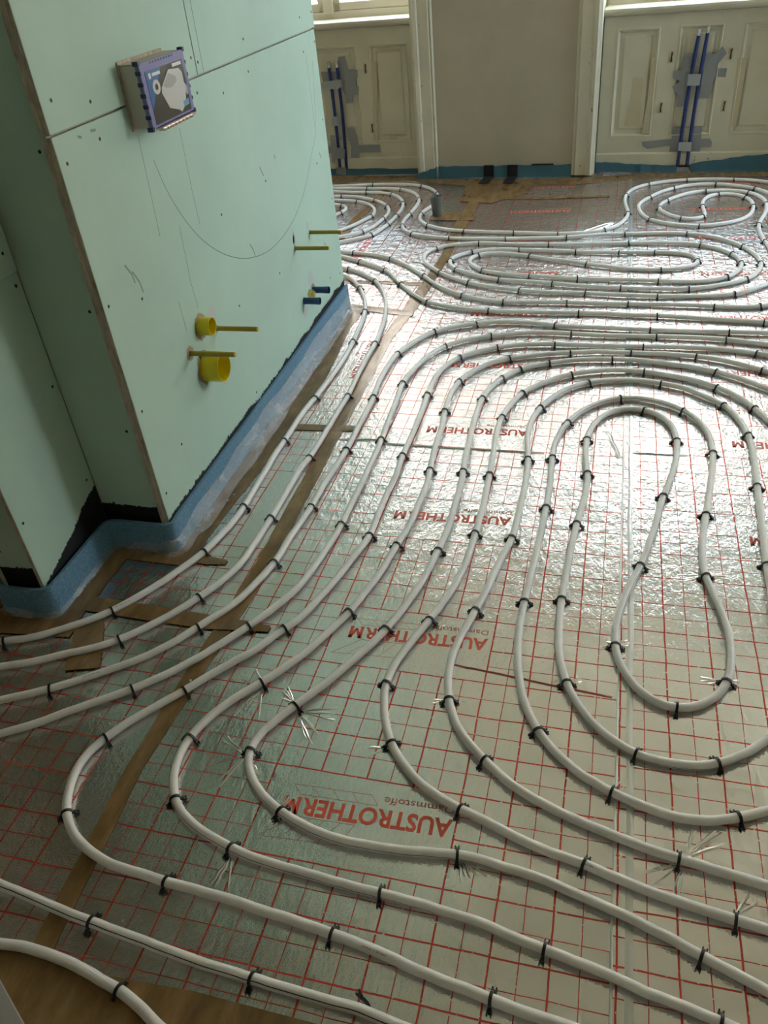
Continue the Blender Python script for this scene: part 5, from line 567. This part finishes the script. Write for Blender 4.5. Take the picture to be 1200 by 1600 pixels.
tag(ribbon(TP, [(-1.395, .30, -1.33, .335), (-1.35, .19, -1.27, .22), (-1.33, .14, -1.245, .165)], 'tape', .0042, wav=.002), 'short slanted brown tape under the nearest green box pipe', 'tape', TG)
tag(ribbon(TP, [(-1.66, .62, -1.70, .62), (-1.655, .4, -1.72, .42), (-1.64, .2, -1.74, .2)], 'tape', .0046, wav=.002), 'brown tape at the left picture edge beside the pillar foot', 'tape', TG)
tag(ribbon(TP, [(-1.4, -.475, -1.4, -.80), (-1.067, -.485, -1.05, -.75), (-.892, -.494, -.87, -.74), (-.69, -.483, -.69, -.73), (-.50, -.487, -.50, -.72), (.3, -.50, .3, -.72)], 'tape', .0050, wav=.002), 'wide brown tape across the nearest bottom left corner', 'tape', TG)
tag(ribbon(TP, [(-2.4, 4.83, -2.4, 4.66), (-1.9, 4.79, -1.9, 4.63), (-1.40, 4.74, -1.40, 4.62), (-1.22, 4.64, -1.22, 4.52), (-.9, 4.60, -.9, 4.42), (-.3, 4.57, -.3, 4.42), (.1, 4.63, .1, 4.53), (.9, 4.58, .9, 4.50)], 'tape', .0015, wav=.004), 'brown tape along the floor in front of the window wall', 'tape', TG)
tag(ribbon(TP, [(-1.02, 4.5, -.56, 4.5), (-1.0, 4.3, -.60, 4.25), (-1.0, 4.1, -.80, 4.05)], 'tape', .0030, wav=.01), 'crumpled wide brown tape in front of the two black pads', 'tape', TG)
tag(ribbon(TP, [(-1.12, 3.90, -1.12, 3.74), (-1.0, 3.88, -1.0, 3.72), (-.85, 3.80, -.85, 3.72)], 'tape', .0030, wav=.004), 'brown tape patch around the foot of the grey cone', 'tape', TG)
tag(ribbon(TP, [(-.95, 4.18, -.95, 4.14), (-.5, 4.15, -.5, 4.11), (-.1, 4.16, -.1, 4.13)], 'tape', .0034, wav=.003), 'thin brown tape crossing the dusty foil below the pier', 'tape', TG)
tag(ribbon(TP, [(-1.60, 3.2, -1.55, 3.2), (-1.60, 3.75, -1.55, 3.75), (-1.585, 4.05, -1.53, 4.05), (-1.57, 4.4, -1.52, 4.4)], 'tape', .0019, wav=.002), 'brown tape under the coiled pipes behind the green box', 'tape', TG)
# seam and ridges
def ridge(name, pts, w, h, m, parent, z0=.0):
    v = []; f = []; n = len(pts); K = 7; P = [Vector(p) for p in pts]
    for i in range(n):
        t = (P[min(n-1, i+1)]-P[max(0, i-1)]).normalized(); nn = Vector((-t.y, t.x)); e = min(1, i/1.5, (n-1-i)/1.5)
        for k in range(K):
            u = k/(K-1)*2-1; q = P[i]+nn*u*w*(.5+random.uniform(-.06, .06)); v.append((q.x, q.y, z0+.0001+h*e*(.5+.5*math.cos(u*PI))))
    for i in range(n-1):
        for k in range(K-1): a = i*K+k; f.append((a, a+K, a+K+1, a+1))
    return child(new_obj(name, v, f, m, None, True), parent)
def lin(a, b, n, j=.0): return [(a[0]+(b[0]-a[0])*k/(n-1)+random.uniform(-j, j), a[1]+(b[1]-a[1])*k/(n-1)+random.uniform(-j, j)) for k in range(n)]
ridge('foil_overlap', lin((.020, -1.2), (.022, 4.6), 60, .0015), .014, .0010, 'foil_plain', rgt, .0009)
ridge('foil_overlap', lin((-.012, -1.2), (.014, 4.6), 60, .001), .005, .0007, 'foil_plain', rgt, .0009)
ridge('foil_crease', lin((-.955, 1.285), (-.80, 1.298), 8, .001)+lin((-.775, 1.27), (-.25, 1.268), 22, .0015), .010, .0042, 'foil_plain', mid)
ridge('foil_crease', lin((.02, 1.298), (.19, 1.297), 10, .001), .008, .0035, 'foil_plain', rgt, .0009)
ridge('foil_crease', lin((-.055, 1.43), (-.012, 1.262), 10, .002), .016, .005, 'foil_plain', mid)
ridge('foil_crease', lin((-.395, .32), (-.018, .278), 18, .001), .007, .003, 'red_print_faint', mid)

def star(x, y, angs, L, parent, z0=0., w=.006, h=.0017):
    for a in [q+random.gauss(0, .28) for q in angs for _ in range(2)]:
        l = L*random.uniform(.6, 1.1); p = [(x+math.cos(a)*l*t+random.uniform(-1, 1)*.0015, y+math.sin(a)*l*t+random.uniform(-1, 1)*.0015) for t in (.12, .25, .4, .6, .8, 1.)]
        ridge('foil_crease', p, w*random.uniform(.6, 1.2), h*random.uniform(.5, 1.1), 'foil_wrinkle', parent, z0)
for x, y, angs, L, par in CREASES: star(x, y, angs, L, mid if par == 'm' else rgt, 0. if par == 'm' else .0009)
ridge('foil_glare_fold', lin((-.26, 3.44), (-.06, 3.66), 10, .002), .03, .012, 'foil_wrinkle', mid)  # ridge shaped to stand in for a strip of reflected glare
# ------------------------------------------------------------------ green gypsum box
def plate(name, b, axis, m, label, group='green gypsum boards', stain=None):
    """a board whose broad faces are green and whose edges show gypsum; axis = thin axis"""
    fm = [1]*6
    idx = {'x': (5, 3), 'y': (2, 4)}[axis]
    for i in idx: fm[i] = 0
    o = box(name, b, m, mats=[m, 'gypsum_edge'], fm=fm); bev(o, .0012, 1)
    return tag(o, label, 'board', group)
XA = -1.26
brd_low = plate('gypsum_board', (XA-.0125, XA, .640, 2.465, .012, 1.1215), 'x', 'green_A', 'lower long green gypsum board, yellow and blue pipe stubs sticking out')
brd_u1 = plate('gypsum_board', (XA-.0125, XA, .640, 1.388, 1.1265, H-.002), 'x', 'green', 'upper green gypsum board above the long one, nearer of two')
brd_u2 = plate('gypsum_board', (XA-.0125, XA, 1.392, 2.475, 1.1265, H-.002), 'x', 'green', 'upper green gypsum board above the long one, farther of two')
plate('gypsum_board', (XA-.0262, XA-.0127, .6395, 2.462, .012, H-.002), 'x', 'green', 'inner layer gypsum board showing only its beige edge at the corner')
brd_c = plate('gypsum_board', (-1.475, XA-.027, .652, .6645, .012, H-.002), 'y', 'green_C', 'narrow dark green gypsum board on the end face of the box')
brd_b = plate('gypsum_board', (-1.4875, -1.475, .330, .6515, .012, H-.002), 'x', 'green_B', 'dark green gypsum board on the recessed side face with black tar foot')
brd_d = plate('gypsum_board', (-1.600, -1.488, .3385, .351, .012, H-.002), 'y', 'green_C', 'narrow green gypsum board on the front of the left pillar')
plate('gypsum_board', (-1.6125, -1.6005, .337, .62, .012, H-.002), 'x', 'green', 'green gypsum board on the hidden left side of the pillar')
brd_r = plate('gypsum_board', (-1.4745, -1.462, .335, .640, .835, H-.002), 'x', 'green', 'raised second layer green board at the upper left picture edge')
struct(box('wall_partition', (-2.4, XA-.0265, .665, 2.45, .001, H-.001), 'roomwall'))
struct(box('wall_pillar', (-1.600, -1.488, .3515, .664, .001, H-.001), 'roomwall'))
# joints
child(box('board_joint', (XA-.0124, XA-.006, .64, 2.465, 1.1212, 1.1268), 'joint'), brd_low) if False else None
def screw(y, z, parent, x=XA, ax='x'):
    mb = MB()
    n = 10; r = .0042
    if ax == 'x': mb.prism([(math.cos(2*PI*k/n)*r, math.sin(2*PI*k/n)*r) for k in range(n)], lambda p, q: (x+q, y+p[0], z+p[1]), -.001, .0004)
    else: mb.prism([(math.cos(2*PI*k/n)*r, math.sin(2*PI*k/n)*r) for k in range(n)], lambda p, q: (y+p[0], x+q, z+p[1]), .001, -.0004)
    return mb.build('screw', 'screw', parent)
for y, z in SCREWS: screw(y, z, brd_low if z < 1.122 else brd_u1 if y < 1.39 else brd_u2)
for y, z in SCREWS_B: screw(y, z, brd_b, -1.475)
for y, z in SCREWS_R: screw(y, z, brd_r, -1.462)
for x_, z in SCREWS_C: screw(x_, z, brd_c, .652, 'y')
screw(-1.575, .20, brd_d, .3385, 'y')
def wire(name, pts, w, m, parent, x=XA+.0002):
    v = []; f = []; P = [Vector(p) for p in pts]; n = len(P)
    for i in range(n):
        t = (P[min(n-1, i+1)]-P[max(0, i-1)]).normalized(); nn = Vector((-t.y, t.x))*w/2; v += [(x, P[i].x-nn.x, P[i].y-nn.y), (x, P[i].x+nn.x, P[i].y+nn.y)]
    for i in range(n-1): f.append((2*i, 2*i+1, 2*i+3, 2*i+2))
    return new_obj(name, v, f, m, parent)
def smooth2(P, k=6):
    out = []; n = len(P)
    for i in range(n-1):
        p0, p1, p2, p3 = (Vector(P[max(0, i-1)]), Vector(P[i]), Vector(P[i+1]), Vector(P[min(n-1, i+2)]))
        for j in range(k):
            t = j/k; out.append(tuple(.5*((2*p1)+(p2-p0)*t+(2*p0-5*p1+4*p2-p3)*t*t+(3*p1-p0-3*p2+p3)*t**3)))
    out.append(tuple(P[-1])); return out
wire('pencil_line', smooth2([(1.036, .984), (1.069, .895), (1.13, .8), (1.215, .712), (1.343, .627), (1.503, .562), (1.703, .527), (1.922, .545), (2.106, .611), (2.252, .718), (2.332, .783), (2.37, .90), (2.40, 1.02)]), .0026, 'pencil', brd_low)
for pts in ([(.989, 1.056), (.981, .919), (.974, .806)], [(1.212, 1.025), (1.206, .858), (1.208, .766)], [(1.088, .80), (1.078, .64), (1.085, .56)], [(.985, .62), (.990, .53)], [(2.335, 1.05), (2.332, .85), (2.33, .80)]):
    wire('pencil_line', pts, .0022, 'pencil', brd_low)
wire('joint_line', [(1.432, 1.3), (1.43, 1.13)], .004, 'scuff', brd_u2); wire('joint_line', [(1.432, 1.3), (1.43, 2.3)], .004, 'scuff', brd_u2)
for pts in ([(.775, .80), (.795, .77), (.80, .745)], [(.80, .775), (.82, .74), (.825, .71)], [(1.715, .80), (1.73, .775), (1.738, .765)], [(1.86, .805), (1.866, .79)], [(2.345, .70), (2.36, .675)], [(1.525, .60), (1.545, .575), (1.55, .55)], [(.735, 1.105), (.75, 1.10)], [(.79, 1.105), (.812, 1.103)], [(2.26, .36), (2.28, .345)]):
    wire('scuff_mark', pts, .006, 'scuff', brd_low)
for y, z, ry, rz in [(2.04, .285, .030, .035), (1.925, .20, .022, .03), (2.09, .485, .014, .02), (1.93, .475, .018, .028), (2.02, .20, .02, .03), (1.16, .505, .025, .03), (1.92, .50, .012, .03)]:
    new_obj('filler_patch', [(XA+.00015, y+ry*math.cos(a*PI/9)*(1+.15*math.sin(a*2.3)), z+rz*math.sin(a*PI/9)) for a in range(18)], [tuple(range(18))], 'patch', brd_low)
def ring(y, z, r, m, name='core_hole', dx=.0006, squash=1.):
    return new_obj(name, [(XA+dx, y+r*math.cos(a*PI/10)*(1+.10*math.sin(a*1.9)), z+squash*r*math.sin(a*PI/10)*(1+.08*math.cos(a*2.7))) for a in range(20)], [tuple(range(20))], m, brd_low)
for y, z, r in [(1.075, .505, .040), (1.045, .387, .052), (.978, .464, .022), (1.168, .458, .012), (2.107, .454, .010), (1.923, .452, .012), (2.05, .237, .026), (1.933, .237, .016)]: ring(y, z, r, 'hole')
ring(1.035, .432, .012, 'screw', 'dark_gap', .0009)
# ---- things sticking out of the long board
def rod(y, z, L, label, r=.0075):
    root = tag(empty('threaded_rod', (XA, y, z)), label, 'rod', 'yellow sleeved rods in the green board')
    mb = MB(); mb.tube([(XA-.005, y, z), (XA+L-.003, y, z)], r, 14); auto(mb.build('sleeve', 'yellow_rod', root))
    mb = MB(); mb.tube([(XA+L-.003, y, z), (XA+L, y, z)], [r, r*.9], 14); auto(mb.build('rod_tip', 'yellow_tip', root))
    return root
rod(.978, .464, .145, 'yellow rod in front of the large yellow pipe cup, nearest of the four')
rod(1.168, .458, .140, 'yellow rod just right of the small yellow pipe cup')
rod(2.107, .454, .135, 'topmost yellow rod, at the far edge of the green board')
rod(1.923, .452, .138, 'yellow rod below and left of the topmost one, far end of board')
def cup(y, z, r, L, label, m='yellow', t=.0025, collar=0.):
    mb = MB(); n = 36; prof = [(-.008, r), (L*.6, r), (L, r+collar), (L+.0008, r-t*.4+collar), (L, r-t+collar), (L*.5, r-t), (.004, r-t)]
    for i, (x, q) in enumerate(prof):
        for k in range(n): a = 2*PI*k/n; mb.v.append((XA+x, y+q*math.cos(a), z+q*math.sin(a)))
    for i in range(len(prof)-1):
        for k in range(n): mb.f.append((i*n+k, i*n+(k+1) % n, (i+1)*n+(k+1) % n, (i+1)*n+k))
    mb.f.append(tuple((len(prof)-1)*n+k for k in range(n)))
    return auto(mb.build('pipe_stub', m), .6)
tag(cup(1.072, .508, .027, .040, ''), 'smaller yellow plastic pipe cup on the green board', 'pipe stub', 'yellow pipe cups')
tag(cup(1.055, .385, .0465, .058, ''), 'larger yellow plastic pipe cup below the smaller one', 'pipe stub', 'yellow pipe cups')
tag(cup(2.05, .237, .0135, .070, '', 'blue_plug', .002, .0012), 'upper blue pipe stub beside the brass fitting on the green board', 'pipe stub', 'blue pipe stubs')
tag(cup(1.933, .237, .0135, .068, '', 'blue_plug', .002, .0012), 'lower blue pipe stub, below and left of the brass fitting', 'pipe stub', 'blue pipe stubs')
mb = MB(); mb.tube([(XA-.004, 2.006, .236), (XA+.014, 2.006, .236), (XA+.0141, 2.006, .236), (XA+.022, 2.006, .236)], [.021, .021, .014, .014], 6)
tag(auto(mb.build('brass_fitting', 'brass'), .5), 'brass hexagonal fitting between the two blue pipe stubs', 'fitting')
# ---- mounting box with a picture card
bx = tag(empty('mounting_box', (XA, 1.09, 1.14)), 'grey box with violet frame and dark picture card jutting from green board', 'box')
y0, y1, z0, z1 = .970, 1.212, 1.068, 1.211; XF = XA+.058
box('box_body', (XA-.01, XF-.012, y0+.004, y1-.004, z0+.003, z1-.003), 'cardboard', bx, .002)
box('backing_flange', (XA+.0003, XA+.004, y0-.002, y1-.010, z0-.002, z1+.007), 'gypsum_edge', bx, .001)
box('top_cover', (XA+.004, XF-.012, y0+.003, y1-.003, z1-.003, z1-.0005), 'cardtop', bx)
fr = box('front_frame', (XF-.012, XF, y0, y1, z0, z1), 'violet', bx, .002)
FC = [(XF-.014, XF+.0012, yy-.005, yy+.005, zz-.005, zz+.005) for yy, zz in ((y0, z0), (y0, z1), (y1, z0), (y1, z1))]
FC += [(XF-.013, XF+.0008, y0-.0018, y0+.002, z0+.022+k*.024, z0+.031+k*.024) for k in range(5)]+[(XF-.013, XF+.0008, y1-.002, y1+.0018, z0+.026+k*.028, z0+.034+k*.028) for k in range(4)]
for q in FC: box('frame_clip', q, 'navy', fr)
for k in range(9): box('slot', (XF-.002, XF+.0006, y0+.055+k*.0145, y0+.061+k*.0145, z1-.007, z1-.0025), 'navy', fr)
py0, py1, pz0, pz1 = y0+.020, y1-.018, z0+.006, z1-.020
pic = box('picture_card', (XF, XF+.0006, py0, py1, pz0, pz1), 'picture_dark', bx)
def card(name, pts, m, dx): new_obj(name, [(XF+dx, py0+(py1-py0)*u, pz1-(pz1-pz0)*v) for u, v in pts], [tuple(range(len(pts)))[::-1]], m, pic)
card('blue_triangle', [(0, 0), (.40, 0), (.0, .72)], 'picture_blue', .0010)
card('toilet_picture', [(.58, .10), (.86, .14), (.93, .24), (.93, .42), (.95, .55), (.86, .86), (.72, .97), (.66, .91), (.42, .80), (.30, .48), (.32, .38)], 'porcelain', .0012)
card('toilet_seat_picture', [(.56, .16), (.74, .27), (.74, .36), (.60, .44), (.44, .42), (.37, .36)], 'porcelain_dark', .0014)
card('round_seal', [(.20+.095*math.cos(a*PI/8), .33+.14*math.sin(a*PI/8)) for a in range(16)], 'porcelain', .0014)
card('seal_centre', [(.20+.04*math.cos(a*PI/8), .33+.06*math.sin(a*PI/8)) for a in range(16)], 'picture_dark', .0016)
card('white_mark', [(.06, .06), (.09, .04), (.12, .06), (.12, .14), (.09, .16), (.06, .14)], 'white', .0014)
card('white_mark', [(.15, .06), (.36, .06), (.36, .12), (.15, .12)], 'white', .0014)
card('white_mark', [(.70, .02), (.95, .02), (.95, .085), (.70, .085)], 'white', .0014)
card('hand_picture', [(.94, .45), (.99, .52), (.99, .68), (.95, .70), (.92, .58)], 'porcelain_dark', .0010)
card('blue_badge', [(.80, .78), (.96, .76), (.96, .88), (.80, .90)], 'picture_lightblue', .0016)
mb = MB(); mb.box(XF-.010, XF+.010, y0+.03, y1-.02, z0-.006, z0-.001)
for k in range(8): q = y0+.035+k*.022; mb.box(XF-.004, XF+.012, q, q+.014, z0-.010, z0-.004)
mb.build('bottom_lip', 'clearplastic', bx)

# ------------------------------------------------------------------ blue edge strip with film skirt
def edge_strip(path, h, th, m, label, film=True, wave=0., name='edge_strip'):
    P = smooth2(path, 8); n = len(P); V2 = [Vector(p[:2]) for p in P]; v = []; f = []; K = 5
    fv = []; ff = []
    for i in range(n):
        t = (V2[min(n-1, i+1)]-V2[max(0, i-1)]).normalized(); nn = Vector((t.y, -t.x)) * SIDE
        for k in range(K):
            z = h*k/(K-1)+.001; off = .004*(1-k/(K-1))**2; dz = random.uniform(-1, 1)*wave if k == K-1 else 0
            q = V2[i]+nn*(th+off); v.append((q.x, q.y, z+dz))
        for k in range(K):
            z = h*(K-1-k)/(K-1)+.001; q = V2[i]; v.append((q.x, q.y, z))
        arc = (arc + (V2[i]-V2[i-1]).length) if i else 0.
        wide = 1.0 if (V2[i].x > -1.27 and V2[i].y > .70) else .55 if V2[i].x > -1.30 else .22
        wv = 1+.10*math.sin(arc*9)+.06*math.sin(arc*23+1); wd_s = wide if i == 0 else wd_s*.6+wide*.4
        b = [(.001, .058), (.008, .046), (.020, .030), (.038, .015), (.052, .0065)]
        for o_, z in b:
            q = V2[i]+nn*(th+o_*wd_s*wv); fv.append((q.x, q.y, max(.0055, z*(.45+.55*wd_s)*wv+.0022*math.sin(arc*60+o_*90))))
    K2 = 2*K
    for i in range(n-1):
        for k in range(K2): a = i*K2+k; b_ = i*K2+(k+1) % K2; f.append((a, b_, b_+K2, a+K2))
        for k in range(4): a = i*5+k; ff.append((a, a+1, a+6, a+5))
    f.append(tuple(range(K2))); f.append(tuple((n-1)*K2+k for k in range(K2-1, -1, -1)))
    o = auto(new_obj(name, v, f, m), .6); tag(o, label, 'foam strip', 'blue foam edge strips')
    if film: s = new_obj('film_skirt', fv, ff, 'film', o, True)
    return o
SIDE = 1
SIDE = 1
edge_strip([(-1.2585, 2.475), (-1.2590, 2.2), (-1.2590, 1.5), (-1.2590, .9), (-1.2588, .70), (-1.2565, .66), (-1.2575, .642), (-1.264, .634), (-1.285, .6315), (-1.36, .632), (-1.43, .632), (-1.458, .618), (-1.4635, .58), (-1.4640, .45), (-1.4640, .36), (-1.468, .330), (-1.492, .320), (-1.55, .318), (-1.600, .320), (-1.622, .335), (-1.626, .40), (-1.626, .60)][::-1], .098, .010, 'foam', 'blue foam edge strip folded around the foot of the green box')
# strips at the window wall
def wstrip(s0, s1, d, h0, h1, label, m='foam_dark', wave=.004):
    mb = MB(); n = 16; v = []; f = []
    for i in range(n+1):
        s = s0+(s1-s0)*i/n; h = h0+(h1-h0)*i/n+random.uniform(-1, 1)*wave; dd = d+random.uniform(0, .004)
        v += [Wp(s, dd+.012, .001), Wp(s, dd+.010, h), Wp(s, d, h), Wp(s, d, .001)]
    for i in range(n):
        for k in range(4): a = 4*i+k; b = 4*i+(k+1) % 4; f.append((a, b, b+4, a+4))
    f += [(0, 1, 2, 3), (4*n+3, 4*n+2, 4*n+1, 4*n)]
    return tag(new_obj('edge_strip', v, f, m), label, 'foam strip', 'blue foam edge strips')
wstrip(-1.228, -.350, .1165, .072, .074, 'blue foam edge strip along the foot of the grey pier')
wstrip(-2.60, -1.36, .013, .045, .034, 'thin blue foam strip under the left window apron')
wstrip(-1.375, -1.232, .147, .03, .075, 'dusty blue foam end curling out below the left casing')
wstrip(-.204, .30, .013, .060, .030, 'blue foam strip under the right window apron, left of the taped pipes')
wstrip(.38, 1.10, .013, .045, .13, 'blue foam strip rising to the right below the right window')
for s, lab in ((-.884, 'left'), (-.7255, 'right')):
    mb = MB(); wbox(mb, s-.034, s+.034, .129, .137, .002, .079); wbox(mb, s-.034, s+.034, .137, .300, .006, .010)
    o = tag(bev(mb.build('rubber_pad', 'black_pad'), .0015), lab+' of two black rubber pads standing against the blue strip at the pier', 'pad', 'black pads at the pier')
mb = MB(); wbox(mb, -.60, -.46, .1290, .1297, .074, .084); tag(mb.build('tar_streak', 'black_pad'), 'short black tar streak just above the blue strip on the pier', 'mark')
# pier seam line
mb = MB(); wbox(mb, -.7985, -.7975, .115, .1155, .09, 2.9); struct(mb.build('trim_7', 'cream_patch'))
# grey cone on the floor
mb = MB(); c = (-1.085, 3.815); prof = [(.003, .024), (.004, .026), (.10, .036), (.115, .038), (.118, .034), (.112, .030), (.09, .026)]
n = 20
for z, r in prof:
    for k in range(n): a = 2*PI*k/n; mb.v.append((c[0]+r*math.cos(a), c[1]+r*math.sin(a), z+.003*math.sin(3*a)*(z > .1)))
for i in range(len(prof)-1):
    for k in range(n): mb.f.append((i*n+k, i*n+(k+1) % n, (i+1)*n+(k+1) % n, (i+1)*n+k))
mb.f.append(tuple(range(n-1, -1, -1))); mb.f.append(tuple((len(prof)-1)*n+k for k in range(n)))
tag(auto(mb.build('pipe_sleeve', 'grey_cone'), .6), 'dark grey tapered sleeve standing on the foil by the far pipe bend', 'sleeve')

# ------------------------------------------------------------------ radiator connections at the windows
def rad_pipe(pts, label, group, r=.0105):
    P = smooth2(pts, 6); root = tag(empty('radiator_pipe', Wp(pts[-1][0], .02, pts[-1][1])), label, 'pipe', group)
    mb = MB(); mb.tube([Wp(s, .0135, z) for s, z in P], r, 12); auto(mb.build('sleeve', 'blue_sleeve', root))
    s, z = pts[0]; mb = MB(); mb.tube([Wp(s, .0135, z), Wp(s+.002, .014, z+.030), Wp(s+.002, .014, z+.036), Wp(s+.003, .014, z+.038)], [.0095, .0095, .0115, .006], 12)
    auto(mb.build('end_cap', 'chrome', root)); return root
rad_pipe([(.331, .745), (.318, .56), (.308, .38), (.303, .18), (.302, .012)], 'left of two blue radiator pipes taped under the right window', 'blue radiator pipes')
rad_pipe([(.378, .755), (.367, .56), (.360, .38), (.357, .18), (.358, .012)], 'right of two blue radiator pipes taped under the right window', 'blue radiator pipes')
rad_pipe([(-1.988, .68), (-1.985, .55), (-1.983, .39), (-1.985, .19), (-1.990, .012)], 'left of two blue radiator pipes taped under the left window', 'blue radiator pipes')
rad_pipe([(-1.930, .68), (-1.929, .55), (-1.927, .39), (-1.934, .19), (-1.942, .012)], 'right of two blue radiator pipes taped under the left window', 'blue radiator pipes')
for i, (pts, light, over, lab) in enumerate(DUCT):
    d = .0262 if over else .0012+.0007*(i % 12)
    o = wpoly('duct_tape', pts, d, 'duct_light' if light else 'duct', None, .0006)
    tag(o, lab, 'tape', 'grey duct tape pieces')

# ------------------------------------------------------------------ heating pipes
R = .0094; ZP = .0104
ORD = ['first', 'second', 'third', 'fourth', 'fifth', 'sixth', 'seventh', 'eighth', 'ninth', 'tenth', 'eleventh', 'twelfth', 'thirteenth', 'fourteenth', 'fifteenth', 'sixteenth', 'seventeenth', 'eighteenth', 'nineteenth', 'twentieth']
TENS = {20: 'twenty', 30: 'thirty', 40: 'forty', 50: 'fifty'}
def ordw(n):
    if n <= 20: return ORD[n-1]
    t = n//10*10; return (TENS[t]+'-'+ORD[n-t-1]) if n != t else TENS[t][:-1]+'ieth'
def make_clip():
    mb = MB(); n = 14; ri, ro, wd = R+.0006, R+.0033, .0027; v = []; f = []
    for i in range(n+1):
        a = -.55+(PI+1.1)*i/n; c, s = math.cos(a), math.sin(a)
        rr = ro
        for q, x in ((ri, -wd), (rr, -wd), (rr, wd), (ri, wd)): v.append((x, q*c, q*s))
    for i in range(n):
        for k in range(4): a = 4*i+k; b = 4*i+(k+1) % 4; f.append((a, b, b+4, a+4))
    f += [(3, 2, 1, 0), (4*n, 4*n+1, 4*n+2, 4*n+3)]; mb.add(v, f)
    for sg in (-1, 1):                                           # forked feet pressed into the foil
        y = sg*.0116
        mb.add([(-.0032, y, -.0098), (.0032, y, -.0098), (.0042, y+sg*.0075, -.0088), (-.0042, y+sg*.0075, -.0088), (-.0028, y-sg*.001, -.001), (.0028, y-sg*.001, -.001), (.0034, y+sg*.0050, -.0030), (-.0034, y+sg*.0050, -.0030)], BOXF if sg > 0 else [t[::-1] for t in BOXF])
        for x in (-.0046, .0022): mb.add(boxv(x, x+.0024, *sorted((y+sg*.004, y+sg*.0105)), -.0100, -.0070), BOXF)
    o = auto(mb.build('pipe_clip', 'clip'), .6); return o
clip0 = make_clip(); used = False
def zfix(x, y): return .0009 if x > 0 else 0.
for pi_, d in enumerate(PIPES):
    raw = d['pts']; P = [(raw[i]/1000, raw[i+1]/1000) for i in range(0, len(raw), 2)]
    P = smooth2(P, 3); rnd = random.Random(pi_)
    ph = [rnd.uniform(0, 6) for _ in range(2)]
    pts = [(p[0], p[1], ZP+.0012+.0009*math.sin(i*.08+ph[0])) for i, p in enumerate(P)]
    mb = MB(); mb.tube(pts, R, 14)
    pipe = tag(mb.build('heating_pipe', 'pipe', None, True), d['label'], 'heating pipe', 'white floor heating pipes')
    pipe.data.polygons[-1].use_smooth = False; pipe.data.polygons[-2].use_smooth = False
    if d['stripe'] is not None:
        a0 = math.radians(d['stripe']); v = []; f = []; n = len(pts); wd = .00085 if d['stripe'] == 35 else .0006
        for i in range(n):
            t = (Vector(pts[min(n-1, i+1)])-Vector(pts[max(0, i-1)])).normalized(); sd = Vector((t.y, -t.x, 0)).normalized()
            # keep the stripe on the side of the pipe that faces the near end of the room
            if sd.y < 0 or (abs(sd.y) < .3 and False): pass
            ang = a0*(1+.25*math.sin(i*.02+ph[1])); sgn = d.get('sgn', 1)
            nrm = Vector((0, 0, 1))*math.cos(ang)+sd*sgn*math.sin(ang); tt = t.cross(nrm)
            c = Vector(pts[i])+nrm*(R+.00015); v += [tuple(c-tt*wd), tuple(c+tt*wd)]
        for i in range(n-1): f.append((2*i, 2*i+1, 2*i+3, 2*i+2))
        new_obj('stripe', v, f, 'stripe', pipe)
    N = len(d['clips']); endn = d['end']
    for k, (cx, cy, ca) in enumerate(d['clips']):
        if not used: c = clip0; used = True
        else: c = clip0.copy(); COL.objects.link(c)
        c.location = (cx/1000, cy/1000, ZP+.0012); c.rotation_euler = (rnd.uniform(-.06, .06), rnd.uniform(-.1, .1), ca/1000+rnd.uniform(-.14, .14)+(PI if rnd.random() < .5 else 0))
        tag(c, 'black clip on the %s, %s' % (d['short'], 'only one in view' if N == 1 else ordw(k+1)+' from its '+endn), 'clip', 'black clips on the '+d['short'])
c = clip0.copy(); COL.objects.link(c); c.location = (-.398, -.4415, .0045); c.rotation_euler = (1.35, .1, 1.1)
tag(c, 'loose black clip lying on the foil between two near pipes', 'clip')
# small stub of pipe at the right edge
mb = MB(); mb.tube([(.792, 4.19, .012), (.95, 4.20, .012)], .012, 14); tag(auto(mb.build('pipe_offcut', 'pipe'), .6), 'short thick white pipe end at the right picture edge', 'pipe end')
# concrete block corner at the bottom left
mb = MB(); mb.prism([(-1.50, -.36), (-1.035, -.535), (-.93, -.60), (-1.0, -.95), (-1.6, -.95)], lambda p, z: (p[0], p[1], z), .0055, .0105)
tag(bev(mb.build('board_offcut', 'offcut'), .002), 'grey board corner at the very bottom left of the picture', 'offcut')
# printed length marks on some pipes
def pipe_text(s, x, y, ang, parent, h=.0032):
    v, f = text_mesh(s, None, h); t = Vector((math.cos(ang), math.sin(ang), 0)); sd = Vector((-math.sin(ang), math.cos(ang), 0)); tl = .5
    out = []
    for px_, py_ in v:
        a = tl-(py_-h/2)/R; out.append(Vector((x, y, ZP+.0012))+t*px_+(-sd*math.sin(a)+Vector((0, 0, 1))*math.cos(a))*(R+.0003))
    new_obj('printed_text', out, f, 'ink', parent)
PO = [o for o in S.objects if o.name.startswith('heating_pipe')]
for lab, x, y, a, s in PTEXT:
    o = [q for q in PO if q['label'] == lab][0]; pipe_text(s, x, y, a, o)
# crumbs of plaster
rc = random.Random(3)
for k, (x, y, where) in enumerate(CRUMBS):
    bm = bmesh.new(); bmesh.ops.create_icosphere(bm, subdivisions=1, radius=rc.uniform(.0022, .0038))
    for q in bm.verts: q.co *= rc.uniform(.7, 1.2); q.co.z *= .7
    me = bpy.data.meshes.new('plaster_crumb'); bm.to_mesh(me); bm.free(); me.materials.append(M['crumb'])
    o = bpy.data.objects.new('plaster_crumb', me); COL.objects.link(o); o.location = (x, y, .0035); tag(o, 'small white plaster crumb '+where, 'crumb', 'plaster crumbs on the floor')
